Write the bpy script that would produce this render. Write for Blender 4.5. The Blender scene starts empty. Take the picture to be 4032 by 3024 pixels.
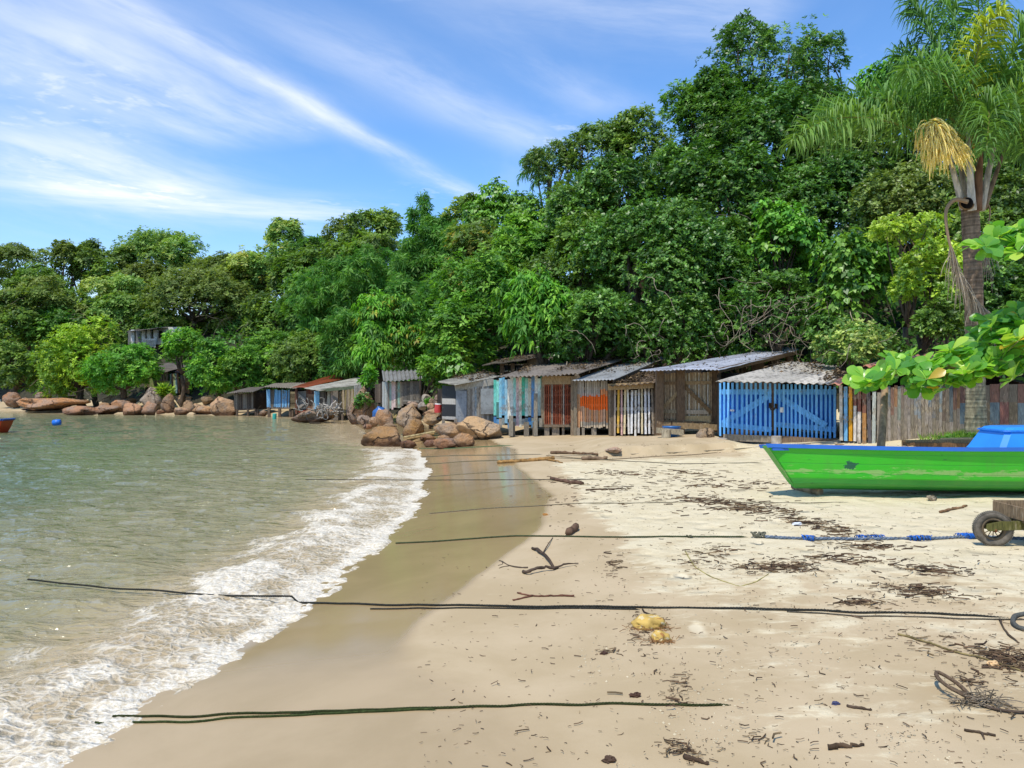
import bpy, math, random
import numpy as np
from mathutils import Vector, Matrix, noise as mnoise
R=math.radians
scene=bpy.context.scene
col=scene.collection
rng=np.random.default_rng(7)
random.seed(7)
F=2953.; CX=2016.; HY=1516.; CAMZ=1.6; ZW=-0.36
# ---------- picture coordinates (full photo pixels) to the world, each at its own distance
def at(x,y,Y): return np.array([(x-CX)/F*Y, Y, CAMZ+(HY-y)/F*Y])
def crop(x0,y0,k): return lambda x,y:(x0+x/k, y0+y/k)
C1=crop(0,1200,2.212); C2=crop(850,1350,2.4578); C3=crop(1650,1350,2.212)
C4=crop(2450,1300,2.212); C5=crop(3250,1200,2.5524); C6=crop(2950,1600,2.0444)
Q=lambda x,y:(x*1.8228,y*1.8228)
def lin(c): return c/12.92 if c<=.04045 else ((c+.055)/1.055)**2.4
def h(s): return tuple(lin(int(s[i:i+2],16)/255) for i in (0,2,4))
def unit(v): return v/np.maximum(np.linalg.norm(v,axis=-1,keepdims=True),1e-9)
# ---------- 2D noise
def vnoise(x,y,seed=0):
    xi=np.floor(x).astype(np.int64); yi=np.floor(y).astype(np.int64); fx=x-xi; fy=y-yi
    def hh(a,b):
        n=(a*374761393+b*668265263+seed*982451653)&0x7fffffff
        n=((n^(n>>13))*1274126177)&0x7fffffff
        return ((n^(n>>16))&0xffff)/65535.
    u=fx*fx*(3-2*fx); v=fy*fy*(3-2*fy)
    return (hh(xi,yi)*(1-u)+hh(xi+1,yi)*u)*(1-v)+(hh(xi,yi+1)*(1-u)+hh(xi+1,yi+1)*u)*v
def fbm(x,y,o=4,seed=0):
    s=0;a=.5;t=0
    for i in range(o):
        s=s+a*vnoise(x*2**i+i*17.3,y*2**i-i*9.1,seed+i); t+=a; a*=.5
    return s/t
def sst(a,b,x):
    t=np.clip((x-a)/(b-a),0,1); return t*t*(3-2*t)
# ---------- terrain
SHORE=np.array([(-4,-40),(-3.2,-10),(-2.9,0),(-2.35,3.8),(-2.1,4.9),(-1.85,6),(-1.65,8),(-1.5,10),(-1.6,13),(-1.9,17),(-2.5,21),(-3.2,24),(-5.2,27.5),(-6.5,33),(-8,38),(-9.5,43),(-14,47),(-19,49.5),(-24,50.5),(-30,52),(-38,57),(-46,62),(-60,68),(-160,90)],float)
HILL=np.array([(60,19),(22,20.5),(13,23),(10,27),(6.5,30.5),(3,32),(-2,32),(-5,35),(-9.5,44),(-12,48),(-18,53.5),(-26,56),(-36,62),(-50,69),(-160,96)],float)
def pdist(X,Y,P):
    d=np.full(X.shape,1e9)
    for a,b in zip(P[:-1],P[1:]):
        ab=b-a; t=np.clip(((X-a[0])*ab[0]+(Y-a[1])*ab[1])/(ab@ab),0,1)
        d=np.minimum(d,np.hypot(X-a[0]-t*ab[0],Y-a[1]-t*ab[1]))
    return d
def inside(X,Y,P):
    c=np.zeros(X.shape,bool); n=len(P)
    for i in range(n):
        x1,y1=P[i]; x2,y2=P[(i+1)%n]
        if y1==y2: continue
        m=((y1>Y)!=(y2>Y))&(X<(x2-x1)*(Y-y1)/(y2-y1)+x1); c^=m
    return c
WPOLY=np.vstack([SHORE,[(-400,90),(-400,-40)]])
HPOLY=np.vstack([HILL,[(-160,400),(60,400)]])
def sdist(X,Y): return pdist(X,Y,SHORE)*np.where(inside(X,Y,WPOLY),-1,1)
def hdist(X,Y): return pdist(X,Y,HILL)*np.where(inside(X,Y,HPOLY),1,-1)
def gz(X,Y):
    X=np.asarray(X,float); Y=np.asarray(Y,float)
    s=sdist(X,Y); t=hdist(X,Y)
    z=np.where(s<0,np.maximum(ZW+.085*s,-1.6),ZW+.38*(1-np.exp(-np.maximum(s,0)/2.4)))
    n=fbm(X*.6+3,Y*.6,3,5)
    z=z+(n-.5)*.07*sst(1.5,5,s)
    edge=17.3+1.2*(fbm(X*.9,X*0+.3,3,9)-.5)+.2*(X-3.5)
    z=z+.2*sst(0,.14,Y-edge)*sst(1.6,2.6,X)*(1-sst(5.2,6.2,X))*(1-sst(20.5,23,Y))
    z=z+.42*np.exp(-(((X-10.5)/3.2)**2))*sst(13.2,15.6,Y)
    hill=10.5*(1-np.exp(-np.maximum(t,0)/13.))*(.9+.3*fbm(X*.08,Y*.08,3,21))
    # the left headland is lower
    hill=hill*(1-.3*sst(-45,-70,X))
    return z+hill
_Ys=np.geomspace(1.5,170,1800)
def hit(x,y):
    X=(x-CX)/F*_Ys; Z=CAMZ+(HY-y)/F*_Ys
    g=np.maximum(gz(X,_Ys),ZW)
    i=int(np.argmax(Z<=g)); i=max(i,1)
    a=Z[i-1]-g[i-1]; b=g[i]-Z[i]; f=a/max(a+b,1e-9)
    Y=_Ys[i-1]+f*(_Ys[i]-_Ys[i-1])
    return np.array([(x-CX)/F*Y,Y,max(float(gz(np.array([(x-CX)/F*Y]),np.array([Y]))[0]),ZW)])
def g1(x,y): return float(gz(np.array([x]),np.array([y]))[0])
# ---------- mesh building
class MB:
    def __init__(s): s.v=[];s.f=[];s.c=[];s.n=0
    def add(s,V,Fc,c):
        V=np.asarray(V,float); s.v.append(V)
        c=np.asarray(c,float)
        for i,f in enumerate(Fc):
            s.f.append(tuple(k+s.n for k in f)); s.c.append(c if c.ndim==1 else c[i])
        s.n+=len(V)
    def box(s,o,ax,ay,az,c):
        o,ax,ay,az=[np.asarray(q,float) for q in (o,ax,ay,az)]   # centre and half axes
        V=[o+i*ax+j*ay+k*az for k in(-1,1) for j in(-1,1) for i in(-1,1)]
        s.add(V,[(0,2,3,1),(4,5,7,6),(0,1,5,4),(2,6,7,3),(0,4,6,2),(1,3,7,5)],c)
    def tube(s,P,r,c,n=6,cap=True):
        P=np.asarray(P,float); m=len(P); r=np.broadcast_to(np.asarray(r,float),(m,))
        T=unit(np.gradient(P,axis=0)); up=np.array([0,0,1.]) if abs(T[0][2])<.9 else np.array([1.,0,0])
        V=[]; a=up
        for i in range(m):
            a=a-T[i]*(a@T[i]); a=a/max(np.linalg.norm(a),1e-9); b=np.cross(T[i],a)
            for k in range(n):
                w=2*math.pi*k/n; V.append(P[i]+r[i]*(math.cos(w)*a+math.sin(w)*b))
        Fc=[(i*n+k,i*n+(k+1)%n,(i+1)*n+(k+1)%n,(i+1)*n+k) for i in range(m-1) for k in range(n)]
        if cap: Fc+= [tuple(range(n-1,-1,-1)), tuple((m-1)*n+k for k in range(n))]
        s.add(V,Fc,c)
    def build(s,name,mat,parent=None,smooth=False,loc=None):
        V=np.vstack(s.v); o=None
        if parent is not None:
            p=parent; off=np.array(p.location)
            while p.parent: p=p.parent; off=off+np.array(p.location)
            V=V-off
        elif loc is not None: V=V-np.asarray(loc)
        me=bpy.data.meshes.new(name); me.from_pydata(V.tolist(),[],s.f)
        cc=np.ones((len(me.loops),4),np.float32)
        lt=np.empty(len(me.polygons),np.int32); me.polygons.foreach_get('loop_total',lt)
        cc[:,:3]=np.repeat(np.array(s.c,np.float32)[:,:3],lt,axis=0)
        a=me.attributes.new('Col','FLOAT_COLOR','CORNER'); a.data.foreach_set('color',cc.ravel())
        if smooth: me.polygons.foreach_set('use_smooth',np.ones(len(me.polygons),bool))
        me.materials.append(mat); o=bpy.data.objects.new(name,me); col.objects.link(o)
        if parent is not None: o.parent=parent
        elif loc is not None: o.location=loc
        return o
def np_mesh(name,V,quads,cols,mat,parent=None,smooth=False):
    V=np.asarray(V,np.float32)
    if parent is not None: V=V-np.array(parent.location,np.float32)
    me=bpy.data.meshes.new(name); k=quads.shape[1]; n=len(quads)
    me.vertices.add(len(V)); me.vertices.foreach_set('co',V.ravel())
    me.loops.add(n*k); me.loops.foreach_set('vertex_index',quads.astype(np.int32).ravel())
    me.polygons.add(n); me.polygons.foreach_set('loop_start',np.arange(0,n*k,k,dtype=np.int32))
    me.polygons.foreach_set('loop_total',np.full(n,k,np.int32))
    if smooth: me.polygons.foreach_set('use_smooth',np.ones(n,bool))
    me.update(calc_edges=True)
    if cols is not None:
        cc=np.ones((n*k,4),np.float32); cc[:,:3]=np.repeat(cols,k,axis=0)
        a=me.attributes.new('Col','FLOAT_COLOR','CORNER'); a.data.foreach_set('color',cc.ravel())
    me.materials.append(mat); o=bpy.data.objects.new(name,me); col.objects.link(o)
    if parent is not None: o.parent=parent
    return o
def tag(o,label=None,cat=None,group=None,kind=None):
    if label: o['label']=label
    if cat: o['category']=cat
    if group: o['group']=group
    if kind: o['kind']=kind
    return o
def thing(name,label,cat,loc,group=None):
    o=bpy.data.objects.new(name,None); col.objects.link(o); o.location=[float(q) for q in loc]
    o.empty_display_size=.1
    return tag(o,label,cat,group)
# ---------- node helper
class NT:
    def __init__(s,tree): s.t=tree; s.n=tree.nodes; s.l=tree.links
    def put(s,sock,v):
        if isinstance(v,bpy.types.NodeSocket): s.l.new(v,sock)
        elif v is not None:
            if isinstance(v,tuple) and len(v)==3 and sock.type=='RGBA': v=(*v,1)
            sock.default_value=v
    def m(s,op,a,b=None,c=None,clamp=False):
        n=s.n.new('ShaderNodeMath'); n.operation=op; n.use_clamp=clamp
        for i,v in enumerate((a,b,c)):
            if v is not None: s.put(n.inputs[i],v)
        return n.outputs[0]
    def vm(s,op,a,b=None):
        n=s.n.new('ShaderNodeVectorMath'); n.operation=op; s.put(n.inputs[0],a)
        if b is not None: s.put(n.inputs[1],b)
        return n.outputs[1] if op in('DOT_PRODUCT','LENGTH') else n.outputs[0]
    def mix(s,f,a,b,mode='MIX'):
        n=s.n.new('ShaderNodeMix'); n.data_type='RGBA'; n.blend_type=mode
        s.put(n.inputs[0],f); s.put(n.inputs[6],a); s.put(n.inputs[7],b); return n.outputs[2]
    def noise(s,vec,scale,detail=4,rough=.55,dist=0,col=False):
        n=s.n.new('ShaderNodeTexNoise'); s.put(n.inputs['Vector'],vec)
        n.inputs['Scale'].default_value=scale; n.inputs['Detail'].default_value=detail
        n.inputs['Roughness'].default_value=rough; n.inputs['Distortion'].default_value=dist
        return n.outputs['Color' if col else 'Fac']
    def voro(s,vec,scale,feat='F1',rand=1):
        n=s.n.new('ShaderNodeTexVoronoi'); n.feature=feat; s.put(n.inputs['Vector'],vec)
        n.inputs['Scale'].default_value=scale; n.inputs['Randomness'].default_value=rand; return n.outputs['Distance']
    def sm(s,v,a,b,lo=0.,hi=1.):
        n=s.n.new('ShaderNodeMapRange'); n.interpolation_type='SMOOTHSTEP'; s.put(n.inputs[0],v)
        for i,q in enumerate((a,b,lo,hi)): n.inputs[i+1].default_value=q
        return n.outputs[0]
    def attr(s,name,fac=False):
        n=s.n.new('ShaderNodeAttribute'); n.attribute_name=name; return n.outputs['Fac' if fac else 'Color']
    def pos(s): return s.n.new('ShaderNodeNewGeometry').outputs['Position']
    def sep(s,v):
        n=s.n.new('ShaderNodeSeparateXYZ'); s.put(n.inputs[0],v); return n.outputs
    def comb(s,x,y,z):
        n=s.n.new('ShaderNodeCombineXYZ')
        for i,v in enumerate((x,y,z)): s.put(n.inputs[i],v)
        return n.outputs[0]
    def bump(s,hgt,st,dist=.05,nrm=None):
        n=s.n.new('ShaderNodeBump'); s.put(n.inputs['Height'],hgt); s.put(n.inputs['Strength'],st); n.inputs['Distance'].default_value=dist
        if nrm is not None: s.put(n.inputs['Normal'],nrm)
        return n.outputs[0]
def mat(name):
    m=bpy.data.materials.new(name); m.use_nodes=True; t=NT(m.node_tree); b=t.n['Principled BSDF']; return m,t,b
M={}
# weathered and painted timber: paint colour from the board, worn away to grey wood in patches along the grain
def wood(name,wear,rough=.75,gd=.42):
    m,t,b=mat(name); p=t.pos(); c=t.attr('Col')
    pv=t.vm('MULTIPLY',p,(9.,9.,1.3)); g=t.noise(pv,7,5,.6); g2=t.noise(p,3.2,4,.6); g3=t.noise(t.vm('MULTIPLY',p,(3.,3.,1.)),14,3)
    wm=t.sm(t.m('ADD',t.m('MULTIPLY',g2,.65),t.m('MULTIPLY',g3,.35)),.60-wear*.25,.68-wear*.25)
    bare=t.mix(t.sm(g,.35,.7),h('665848'),h('b5a68e'))
    cc=t.mix(t.m('MULTIPLY',wm,min(1,.35+wear)),c,bare)
    cc=t.mix(1.,cc,t.mix(t.sm(g,.3,.62),(gd,gd*.97,gd*.93),(1.12,1.1,1.06)),'MULTIPLY')
    t.put(b.inputs['Base Color'],cc); b.inputs['Roughness'].default_value=rough; b.inputs['Specular IOR Level'].default_value=.25
    t.put(b.inputs['Normal'],t.bump(g,.5,.012)); return m
M['wood']=wood('weathered_wood',.15,.75,.5); M['paint']=wood('worn_paint',.32,.75,.58); M['fresh']=wood('sound_paint',.03,.6,.78)
# corrugated sheets
def sheet(name,dirt,rough,metal=0.):
    m,t,b=mat(name); p=t.pos(); c=t.attr('Col')
    n=t.noise(p,1.7,6,.65); n2=t.noise(p,11,4,.6)
    cc=t.mix(t.m('MULTIPLY',t.sm(n,.46,.66),dirt),c,h('3d352c')); cc=t.mix(t.m('MULTIPLY',t.sm(n2,.5,.75),dirt),cc,h('2c261f'))
    t.put(b.inputs['Base Color'],cc); b.inputs['Roughness'].default_value=rough; b.inputs['Metallic'].default_value=metal
    t.put(b.inputs['Normal'],t.bump(n2,.25,.01)); return m
M['sheet']=sheet('fibre_cement',.5,.85); M['tin']=sheet('tin_sheet',.4,.5,.15)
# foliage
def foliage(name,rough,trans,spec=.5):
    m,t,b=mat(name); c=t.attr('Col'); t.put(b.inputs['Base Color'],c); b.inputs['Roughness'].default_value=rough
    b.inputs['Specular IOR Level'].default_value=spec
    tr=t.n.new('ShaderNodeBsdfTranslucent'); t.put(tr.inputs[0],t.mix(1.,c,(1.5,1.5,.7),'MULTIPLY'))
    mx=t.n.new('ShaderNodeMixShader'); mx.inputs[0].default_value=trans
    t.l.new(b.outputs[0],mx.inputs[1]); t.l.new(tr.outputs[0],mx.inputs[2]); t.l.new(mx.outputs[0],t.n['Material Output'].inputs[0]); return m
M['glossy']=foliage('glossy_leaves',.43,.26,.5); M['soft']=foliage('soft_leaves',.55,.34,.35); M['dry']=foliage('dry_leaves',.7,.1,.2)
M['flower']=foliage('flower_strands',.6,.45,.2); M['almond']=foliage('paddle_leaves',.3,.42,.5)
def plain(name,rough=.7,nscale=6,amt=.35,spec=.3,bump=.3,stretch=(1.,1.,1.)):
    m,t,b=mat(name); p=t.vm('MULTIPLY',t.pos(),stretch); n=t.noise(p,nscale,5,.6)
    cc=t.mix(1.,t.attr('Col'),t.mix(t.sm(n,.3,.7),(1-amt,)*3,(1+amt*.4,)*3),'MULTIPLY')
    t.put(b.inputs['Base Color'],cc); b.inputs['Roughness'].default_value=rough; b.inputs['Specular IOR Level'].default_value=spec
    t.put(b.inputs['Normal'],t.bump(n,bump,.02)); return m
M['bark']=plain('bark',.85,9,.5,.15,.7,(1.,1.,.35)); M['plain']=plain('plain_surface'); M['rope']=plain('rope_fibre',.9,60,.4,.1,.4)
M['plastic']=plain('plastic',.35,2,.12,.5,.05); M['rubber']=plain('rubber',.8,14,.45,.2,.3); M['concrete']=plain('concrete',.9,5,.4,.2,.4)
# granite
m,t,b=mat('granite'); p=t.pos(); c=t.attr('Col'); n=t.noise(p,1.3,7,.62,.4); n2=t.noise(p,9,5,.65); n3=t.noise(p,45,3,.6)
cc=t.mix(t.sm(n,.42,.62),c,t.mix(.55,c,h('8f8a80'))); cc=t.mix(t.m('MULTIPLY',t.sm(n2,.52,.72),.6),cc,h('55402f'))
cc=t.mix(t.m('MULTIPLY',t.sm(n3,.55,.7),.35),cc,h('cdb9a0'))
z=t.sep(p)[2]; wetf=t.sm(t.m('ADD',z,t.m('MULTIPLY',n2,-.3)),ZW-.02,ZW+.24,.85,0.)
cc=t.mix(wetf,cc,h('5d3c22')); t.put(b.inputs['Base Color'],cc); t.put(b.inputs['Roughness'],t.m('SUBTRACT',.85,t.m('MULTIPLY',wetf,.4)))
b.inputs['Specular IOR Level'].default_value=.3
ck=t.sm(t.voro(t.vm('ADD',p,t.vm('MULTIPLY',t.noise(p,1.6,4,col=True),(.9,.9,.9))),.62,'DISTANCE_TO_EDGE'),.002,.022); t.put(b.inputs['Base Color'],t.mix(t.m('ADD',t.m('MULTIPLY',ck,.7),.3),h('3a2a1e'),cc))
t.put(b.inputs['Normal'],t.bump(t.m('ADD',t.m('ADD',t.m('ADD',n2,ck),t.m('MULTIPLY',n,.8)),t.m('MULTIPLY',n3,.3)),1.,.14)); M['rock']=m
# boat paint with scuffs
m,t,b=mat('boat_paint'); p=t.pos(); c=t.attr('Col'); ps=t.vm('MULTIPLY',p,(1.2,1.,7.)); n=t.noise(ps,4,6,.65); n2=t.noise(p,2.2,5,.6)
cc=t.mix(t.m('MULTIPLY',t.sm(n,.66,.70),.85),c,h('1d5a2e')); cc=t.mix(t.m('MULTIPLY',t.sm(n2,.35,.75),.16),cc,h('6fb53a')); sz_=t.sep(p)[2]; bn=t.sm(t.m('ADD',t.attr('band',True),t.m('MULTIPLY',t.m('SUBTRACT',t.noise(t.vm('MULTIPLY',p,(1.,1.,5.)),3.2,6,.7),.5),2.4)),.70,.9); cc=t.mix(t.m('MULTIPLY',bn,.55),cc,h('a8b078')); seam=t.m('ABSOLUTE',t.m('SUBTRACT',t.m('FRACT',t.m('MULTIPLY',t.m('ADD',sz_,t.m('MULTIPLY',n,.012)),7.2)),.5)); cc=t.mix(t.sm(seam,.0,.05,.45,0.),cc,h('1c6a24')); cc=t.mix(t.m('MULTIPLY',t.sm(t.noise(t.vm('MULTIPLY',p,(1.,1.,.25)),6.,5,.7),.5,.7),.35),cc,h('4a8a34'))
d=t.vm('LENGTH',t.vm('MULTIPLY',t.vm('SUBTRACT',p,tuple(at(*C6(785,465),10.75))),(1.,.3,1.5))); d=t.m('ADD',d,t.m('MULTIPLY',t.noise(p,16,5,.75),.19))
cc=t.mix(t.sm(d,.185,.19,1.,0.),cc,h('17573a'))
t.put(b.inputs['Base Color'],cc); b.inputs['Roughness'].default_value=.42; t.put(b.inputs['Normal'],t.bump(t.m('ADD',n,t.m('MULTIPLY',t.sm(seam,0.,.06),.6)),.35,.012)); M['boat']=m
# sand
m,t,b=mat('sand'); p=t.pos(); wet=t.attr('wet',True); dry=t.attr('dry',True)
n1=t.noise(p,.9,6,.62,.3); n2=t.noise(p,3.3,5,.6); n3=t.noise(p,70,3,.7); n4=t.noise(t.vm('MULTIPLY',p,(1.,2.6,1.)),2.1,5,.7,.6)
dm=t.sm(t.m('ADD',dry,t.m('MULTIPLY',t.m('SUBTRACT',t.m('ADD',t.m('MULTIPLY',n4,.6),t.m('MULTIPLY',n2,.4)),.5),2.5)),.3,.72)
damp=t.mix(t.sm(n1,.35,.65),h('ae9976'),h('bba684')); dryc=t.mix(t.sm(n2,.3,.7),h('cbbb97'),h('d6c7a5'))
cc=t.mix(dm,damp,dryc); fp=t.m('MULTIPLY',t.m('MULTIPLY',t.sm(t.voro(t.vm('MULTIPLY',t.vm('ADD',p,t.vm('MULTIPLY',t.noise(p,2.5,2,col=True),(.2,.2,0.))),(1.,.62,0.)),1.9),.08,.17,1.,0.),t.sm(dry,.15,.35)),t.sm(t.noise(p,.8,2),.42,.55)); cc=t.mix(t.m('MULTIPLY',fp,.75),cc,h('dccdac')); cc=t.mix(wet,cc,t.mix(t.sm(n1,.3,.7),h('9c845c'),h('a98f66')))
spk=t.m('MULTIPLY',t.m('SUBTRACT',1.,wet),t.sm(n3,.6,.75,0.,.28)); cc=t.mix(spk,cc,h('8f7c60'))
t.put(b.inputs['Base Color'],cc)
t.put(b.inputs['Roughness'],t.m('SUBTRACT',.9,t.m('MULTIPLY',wet,.77))); t.put(b.inputs['Specular IOR Level'],t.m('ADD',.12,t.m('MULTIPLY',wet,.5)))
dv=t.voro(t.vm('ADD',p,t.vm('MULTIPLY',t.noise(p,3,2,col=True),(.25,.25,.25))),2.4)
hgt=t.m('ADD',t.m('MULTIPLY',n2,.5),t.m('ADD',t.m('MULTIPLY',n3,.05),t.m('SUBTRACT',t.m('MULTIPLY',t.sm(dv,.0,.42),.35),t.m('MULTIPLY',fp,.5))))
t.put(b.inputs['Normal'],t.bump(hgt,t.m('MULTIPLY',t.m('ADD',t.m('MULTIPLY',dm,1.),.06),t.m('SUBTRACT',1.,t.m('MULTIPLY',wet,.97))),.13)); M['sand']=m
# forest soil
m,t,b=mat('forest_soil'); p=t.pos(); t.put(b.inputs['Base Color'],t.mix(t.sm(t.noise(p,2,6,.7),.35,.65),h('2b2a1a'),h('3f3a24'))); b.inputs['Roughness'].default_value=.95
t.put(b.inputs['Normal'],t.bump(t.noise(p,5,5,.7),.9,.2)); M['soil']=m
# water, with foam where the wave breaks
m,t,b=mat('sea_water'); p=t.pos(); sh=t.attr('shore',True); fo=t.attr('foam',True)
deep=t.mix(t.sm(t.noise(p,.12,3),.35,.65),h('55633f'),h('70764c')); c1=t.mix(t.sm(sh,-9.,-2.6),deep,h('8a825c')); c1=t.mix(t.sm(sh,-2.6,-.7),c1,h('b29c76'))
pw=t.vm('MULTIPLY',p,(.55,1.5,1.)); w1=t.noise(pw,1.9,5,.6,.7); w2=t.noise(pw,6.5,3,.5,.3)
hw=t.m('ADD',w1,t.m('MULTIPLY',w2,.5))
pf=t.vm('ADD',p,t.vm('MULTIPLY',t.noise(p,4,2,col=True),(.22,.22,.0)))
f1=t.voro(pf,13.,'DISTANCE_TO_EDGE'); f2=t.noise(p,3.2,6,.7,.5); f3=t.noise(p,42,4,.72)
lace=t.m('ADD',t.m('MULTIPLY',t.sm(f1,.0,.3),.30),t.m('ADD',t.m('MULTIPLY',f2,1.0),t.m('MULTIPLY',f3,.75)))
fm=t.sm(t.m('ADD',t.m('MULTIPLY',fo,1.25),t.m('SUBTRACT',.98,lace)),.42,1.12,0.,.9)
cc=t.mix(fm,c1,t.mix(t.sm(f3,.35,.6),h('cfbf9f'),h('ece4d2')))
t.put(b.inputs['Base Color'],cc); t.put(b.inputs['Roughness'],t.m('ADD',.06,t.m('MULTIPLY',fm,.6))); b.inputs['IOR'].default_value=1.33
hh=t.m('ADD',hw,t.m('MULTIPLY',fm,t.m('MULTIPLY',t.m('ADD',f3,f2),.14)))
t.put(b.inputs['Normal'],t.bump(hh,t.sm(sh,-6.,-.3,1.,.7),.2)); M['water']=m
# =====================================================  SETTING
def grid_faces(nr,nc): 
    i=np.arange(nr-1)[:,None]*nc+np.arange(nc-1)[None,:]; i=i.ravel()
    return np.stack([i,i+1,i+nc+1,i+nc],1)
ys=np.concatenate([np.linspace(-30,1.9,30),np.geomspace(2,170,640)])
tt=np.linspace(-1,1,440); tt=np.sign(tt)*np.abs(tt)**1.25
GY,GT=np.meshgrid(ys,tt,indexing='ij'); GX=GT*(9+1.25*np.maximum(GY,0))
GZ=gz(GX,GY)
XW=np.array([(-30,.7),(2,.62),(3.2,.36),(3.55,.25),(3.95,.06),(4.4,-.29),(4.85,-.72),(5.2,-.8),(5.8,-.74),(6.6,-.46),(7.9,-.05),(9.1,.36),(10,.5),(11.7,.66),(13.5,.44),(16,.12),(20,.1),(24,-.8),(40,-6)])
XD=np.array([(-30,1.2),(3.1,1.05),(4.2,.86),(5.5,.82),(6.9,.84),(8.7,1.0),(10.9,.85),(16,.7),(20,.3),(24,-1.),(40,-7)])
lobes=(fbm(GX*0+1,GY*.9,3,33)-.5)*.5
xw=np.interp(GY,XW[:,0],XW[:,1])+lobes*.5
soft=np.interp(GY,[0,4.6,5.4,40],[.30,.28,.07,.10])
wet=1-sst(-1,1,(GX-xw)/soft); wet=wet*(1-.45*sst(5.6,4.4,GY)); wet[GY>40]=0
xd=np.interp(GY,XD[:,0],XD[:,1])+lobes
dry=sst(-.1,.5,GX-xd)*(.30+.28*sst(4.2,7.,GY)+.30*sst(6.2,8.5,GY))+.25*sst(2.5,4.5,GX)*sst(5.,8,GY)
dry=dry*(1-.85*sst(15.5,17.2,GY)*sst(6.2,4.8,GX))  # holds the sand to its darker tone in front of the huts
T=hdist(GX,GY); fc=grid_faces(*GX.shape)
V=np.stack([GX,GY,GZ],-1).reshape(-1,3)
# ripples of trodden sand
amp=(dry*.016).ravel(); V[:,2]+=amp*(fbm(V[:,0]*5,V[:,1]*5,3,71)-.5)*2*(V[:,1]<30)
hm=T.ravel()[fc].mean(1)>.3
def sub_mesh(name,F,mt,attrs):
    u,inv=np.unique(F,return_inverse=True); o=np_mesh(name,V[u],inv.reshape(F.shape),None,mt,smooth=True)
    for k,a in attrs.items():
        at_=o.data.attributes.new(k,'FLOAT','POINT'); at_.data.foreach_set('value',a.ravel()[u].astype(np.float32))
    o['kind']='structure'; return o
sub_mesh('beach',fc[~hm],M['sand'],{'wet':wet,'dry':dry})
sub_mesh('hill',fc[hm],M['soil'],{})
# ---- sea
ys=np.concatenate([np.geomspace(2.2,26,620),np.geomspace(26.2,120,150)])
ang=np.concatenate([np.linspace(-1.6,-.72,40),np.linspace(-.715,.06,520)])
WY,WA=np.meshgrid(ys,ang,indexing='ij'); WX=WA*WY+np.where(WY<8,.0,0)
S=sdist(WX,WY)
near=sst(60,4,WY)
a1=fbm(WX*.9+WY*.25,WY*2.1,3,41)-.5; a2=fbm(WX*2.6,WY*5.2,3,51)-.5
far=sst(-.2,-1.8,S)
wave=(a1*.15+a2*.05)*far*near
brk=np.exp(-((S+.95+.5*(fbm(WX*.5,WY*.45,3,61)-.5))/.42)**2)*sst(24,20,WY)
fz=fbm(WX*9,WY*9,4,81); fz2=fbm(WX*2.2,WY*2.2,3,82)
lob=(fbm(WX*1.3,WY*1.5,4,91)-.5)
zz=ZW+wave+brk*.06
swash=sst(-1.4,-.1,S)*sst(26,22,WY)
zz=zz+swash*(.004+lob*.055)
foam=sst(-2.05,-1.1,S+1.2*(fz2-.5))*sst(27,22,WY)
foam=foam*(.60+.42*np.exp(-((S+.08-lob*.6)/.14)**2)+.22*(fz2-.5))
foam=np.clip(foam+brk*.28*sst(.42,.6,fz2),0,1.1)
# lace around the rocks further along
foam=np.maximum(foam,np.exp(-((S+.15)/.35)**2)*.5*sst(23,27,WY)*sst(.45,.6,fz2))
zz=zz+np.clip(foam,0,1)*(fz-.45)*.075*sst(22,9,WY)
Vw=np.stack([WX,WY,zz],-1).reshape(-1,3)
o=np_mesh('sea',Vw,grid_faces(*WX.shape),None,M['water'],smooth=True); o['kind']='structure'
for k,a in (('shore',S),('foam',foam)):
    q=o.data.attributes.new(k,'FLOAT','POINT'); q.data.foreach_set('value',a.ravel().astype(np.float32))

# =====================================================  ROCKS
def ico(sub):
    import bmesh
    bm=bmesh.new(); bmesh.ops.create_icosphere(bm,subdivisions=sub,radius=1)
    v=np.array([x.co[:] for x in bm.verts]); f=[tuple(q.index for q in fa.verts) for fa in bm.faces]; bm.free(); return v,f
ICO={3:ico(3),4:ico(4)}
def rock(x,top,base,hw,label,tint='a87a55',Y=None,ang=.42,sub=4,seed=0,deep=.8,lean=0.,cuts=10,taper=0.,name='boulder',group='shore boulders'):
    hp=hit(x,base) if Y is None else at(x,base,Y)
    if Y is None: hp=np.array(hp)
    Yc=hp[1]; rx=hw/F*Yc; ht=(base-top)/F*Yc; rz=ht*.62
    r=np.random.default_rng(1000+seed+int(x)*7+int(base)); v,f=ICO[sub]; v=v.copy()
    for k in range(cuts):                                     # flat broken faces
        d=unit(r.normal(size=3)*np.array([1,1,.8])); lim=r.uniform(.74-.36*min(ang,.8),.80)
        e=np.maximum(v@d-lim,0); v=v-e[:,None]*d*min(.97,.7+ang*.5)
    sd=r.uniform(0,50)
    n=np.array([mnoise.fractal(Vector((p*1.6+sd)),1.,2.,4) for p in v]); n2=np.array([mnoise.noise(Vector((p*.9-sd))) for p in v])
    v=v*(1+.15*n+.12*n2)[:,None]
    v/=np.abs(v).max(0)
    v[:,:2]*=(1-taper*(v[:,2:3]*.5+.5)); v/=np.abs(v).max(0); v[:,0]+=lean*v[:,2]
    P=v*np.array([rx,rx*deep,rz]); zmax=P[:,2].max(); P[:,2]+=ht-zmax
    base_p=np.array([hp[0],Yc+rx*deep*.55,hp[2]])
    mb=MB(); c=(np.array(h(tint))*.75+np.array(h('b08a58'))*.25)*1.28*r.uniform(.92,1.1)
    mb.add(P+base_p,f,c); o=mb.build(name,M['rock'],None,True,loc=base_p); tag(o,label,'rock',group); return o
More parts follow.
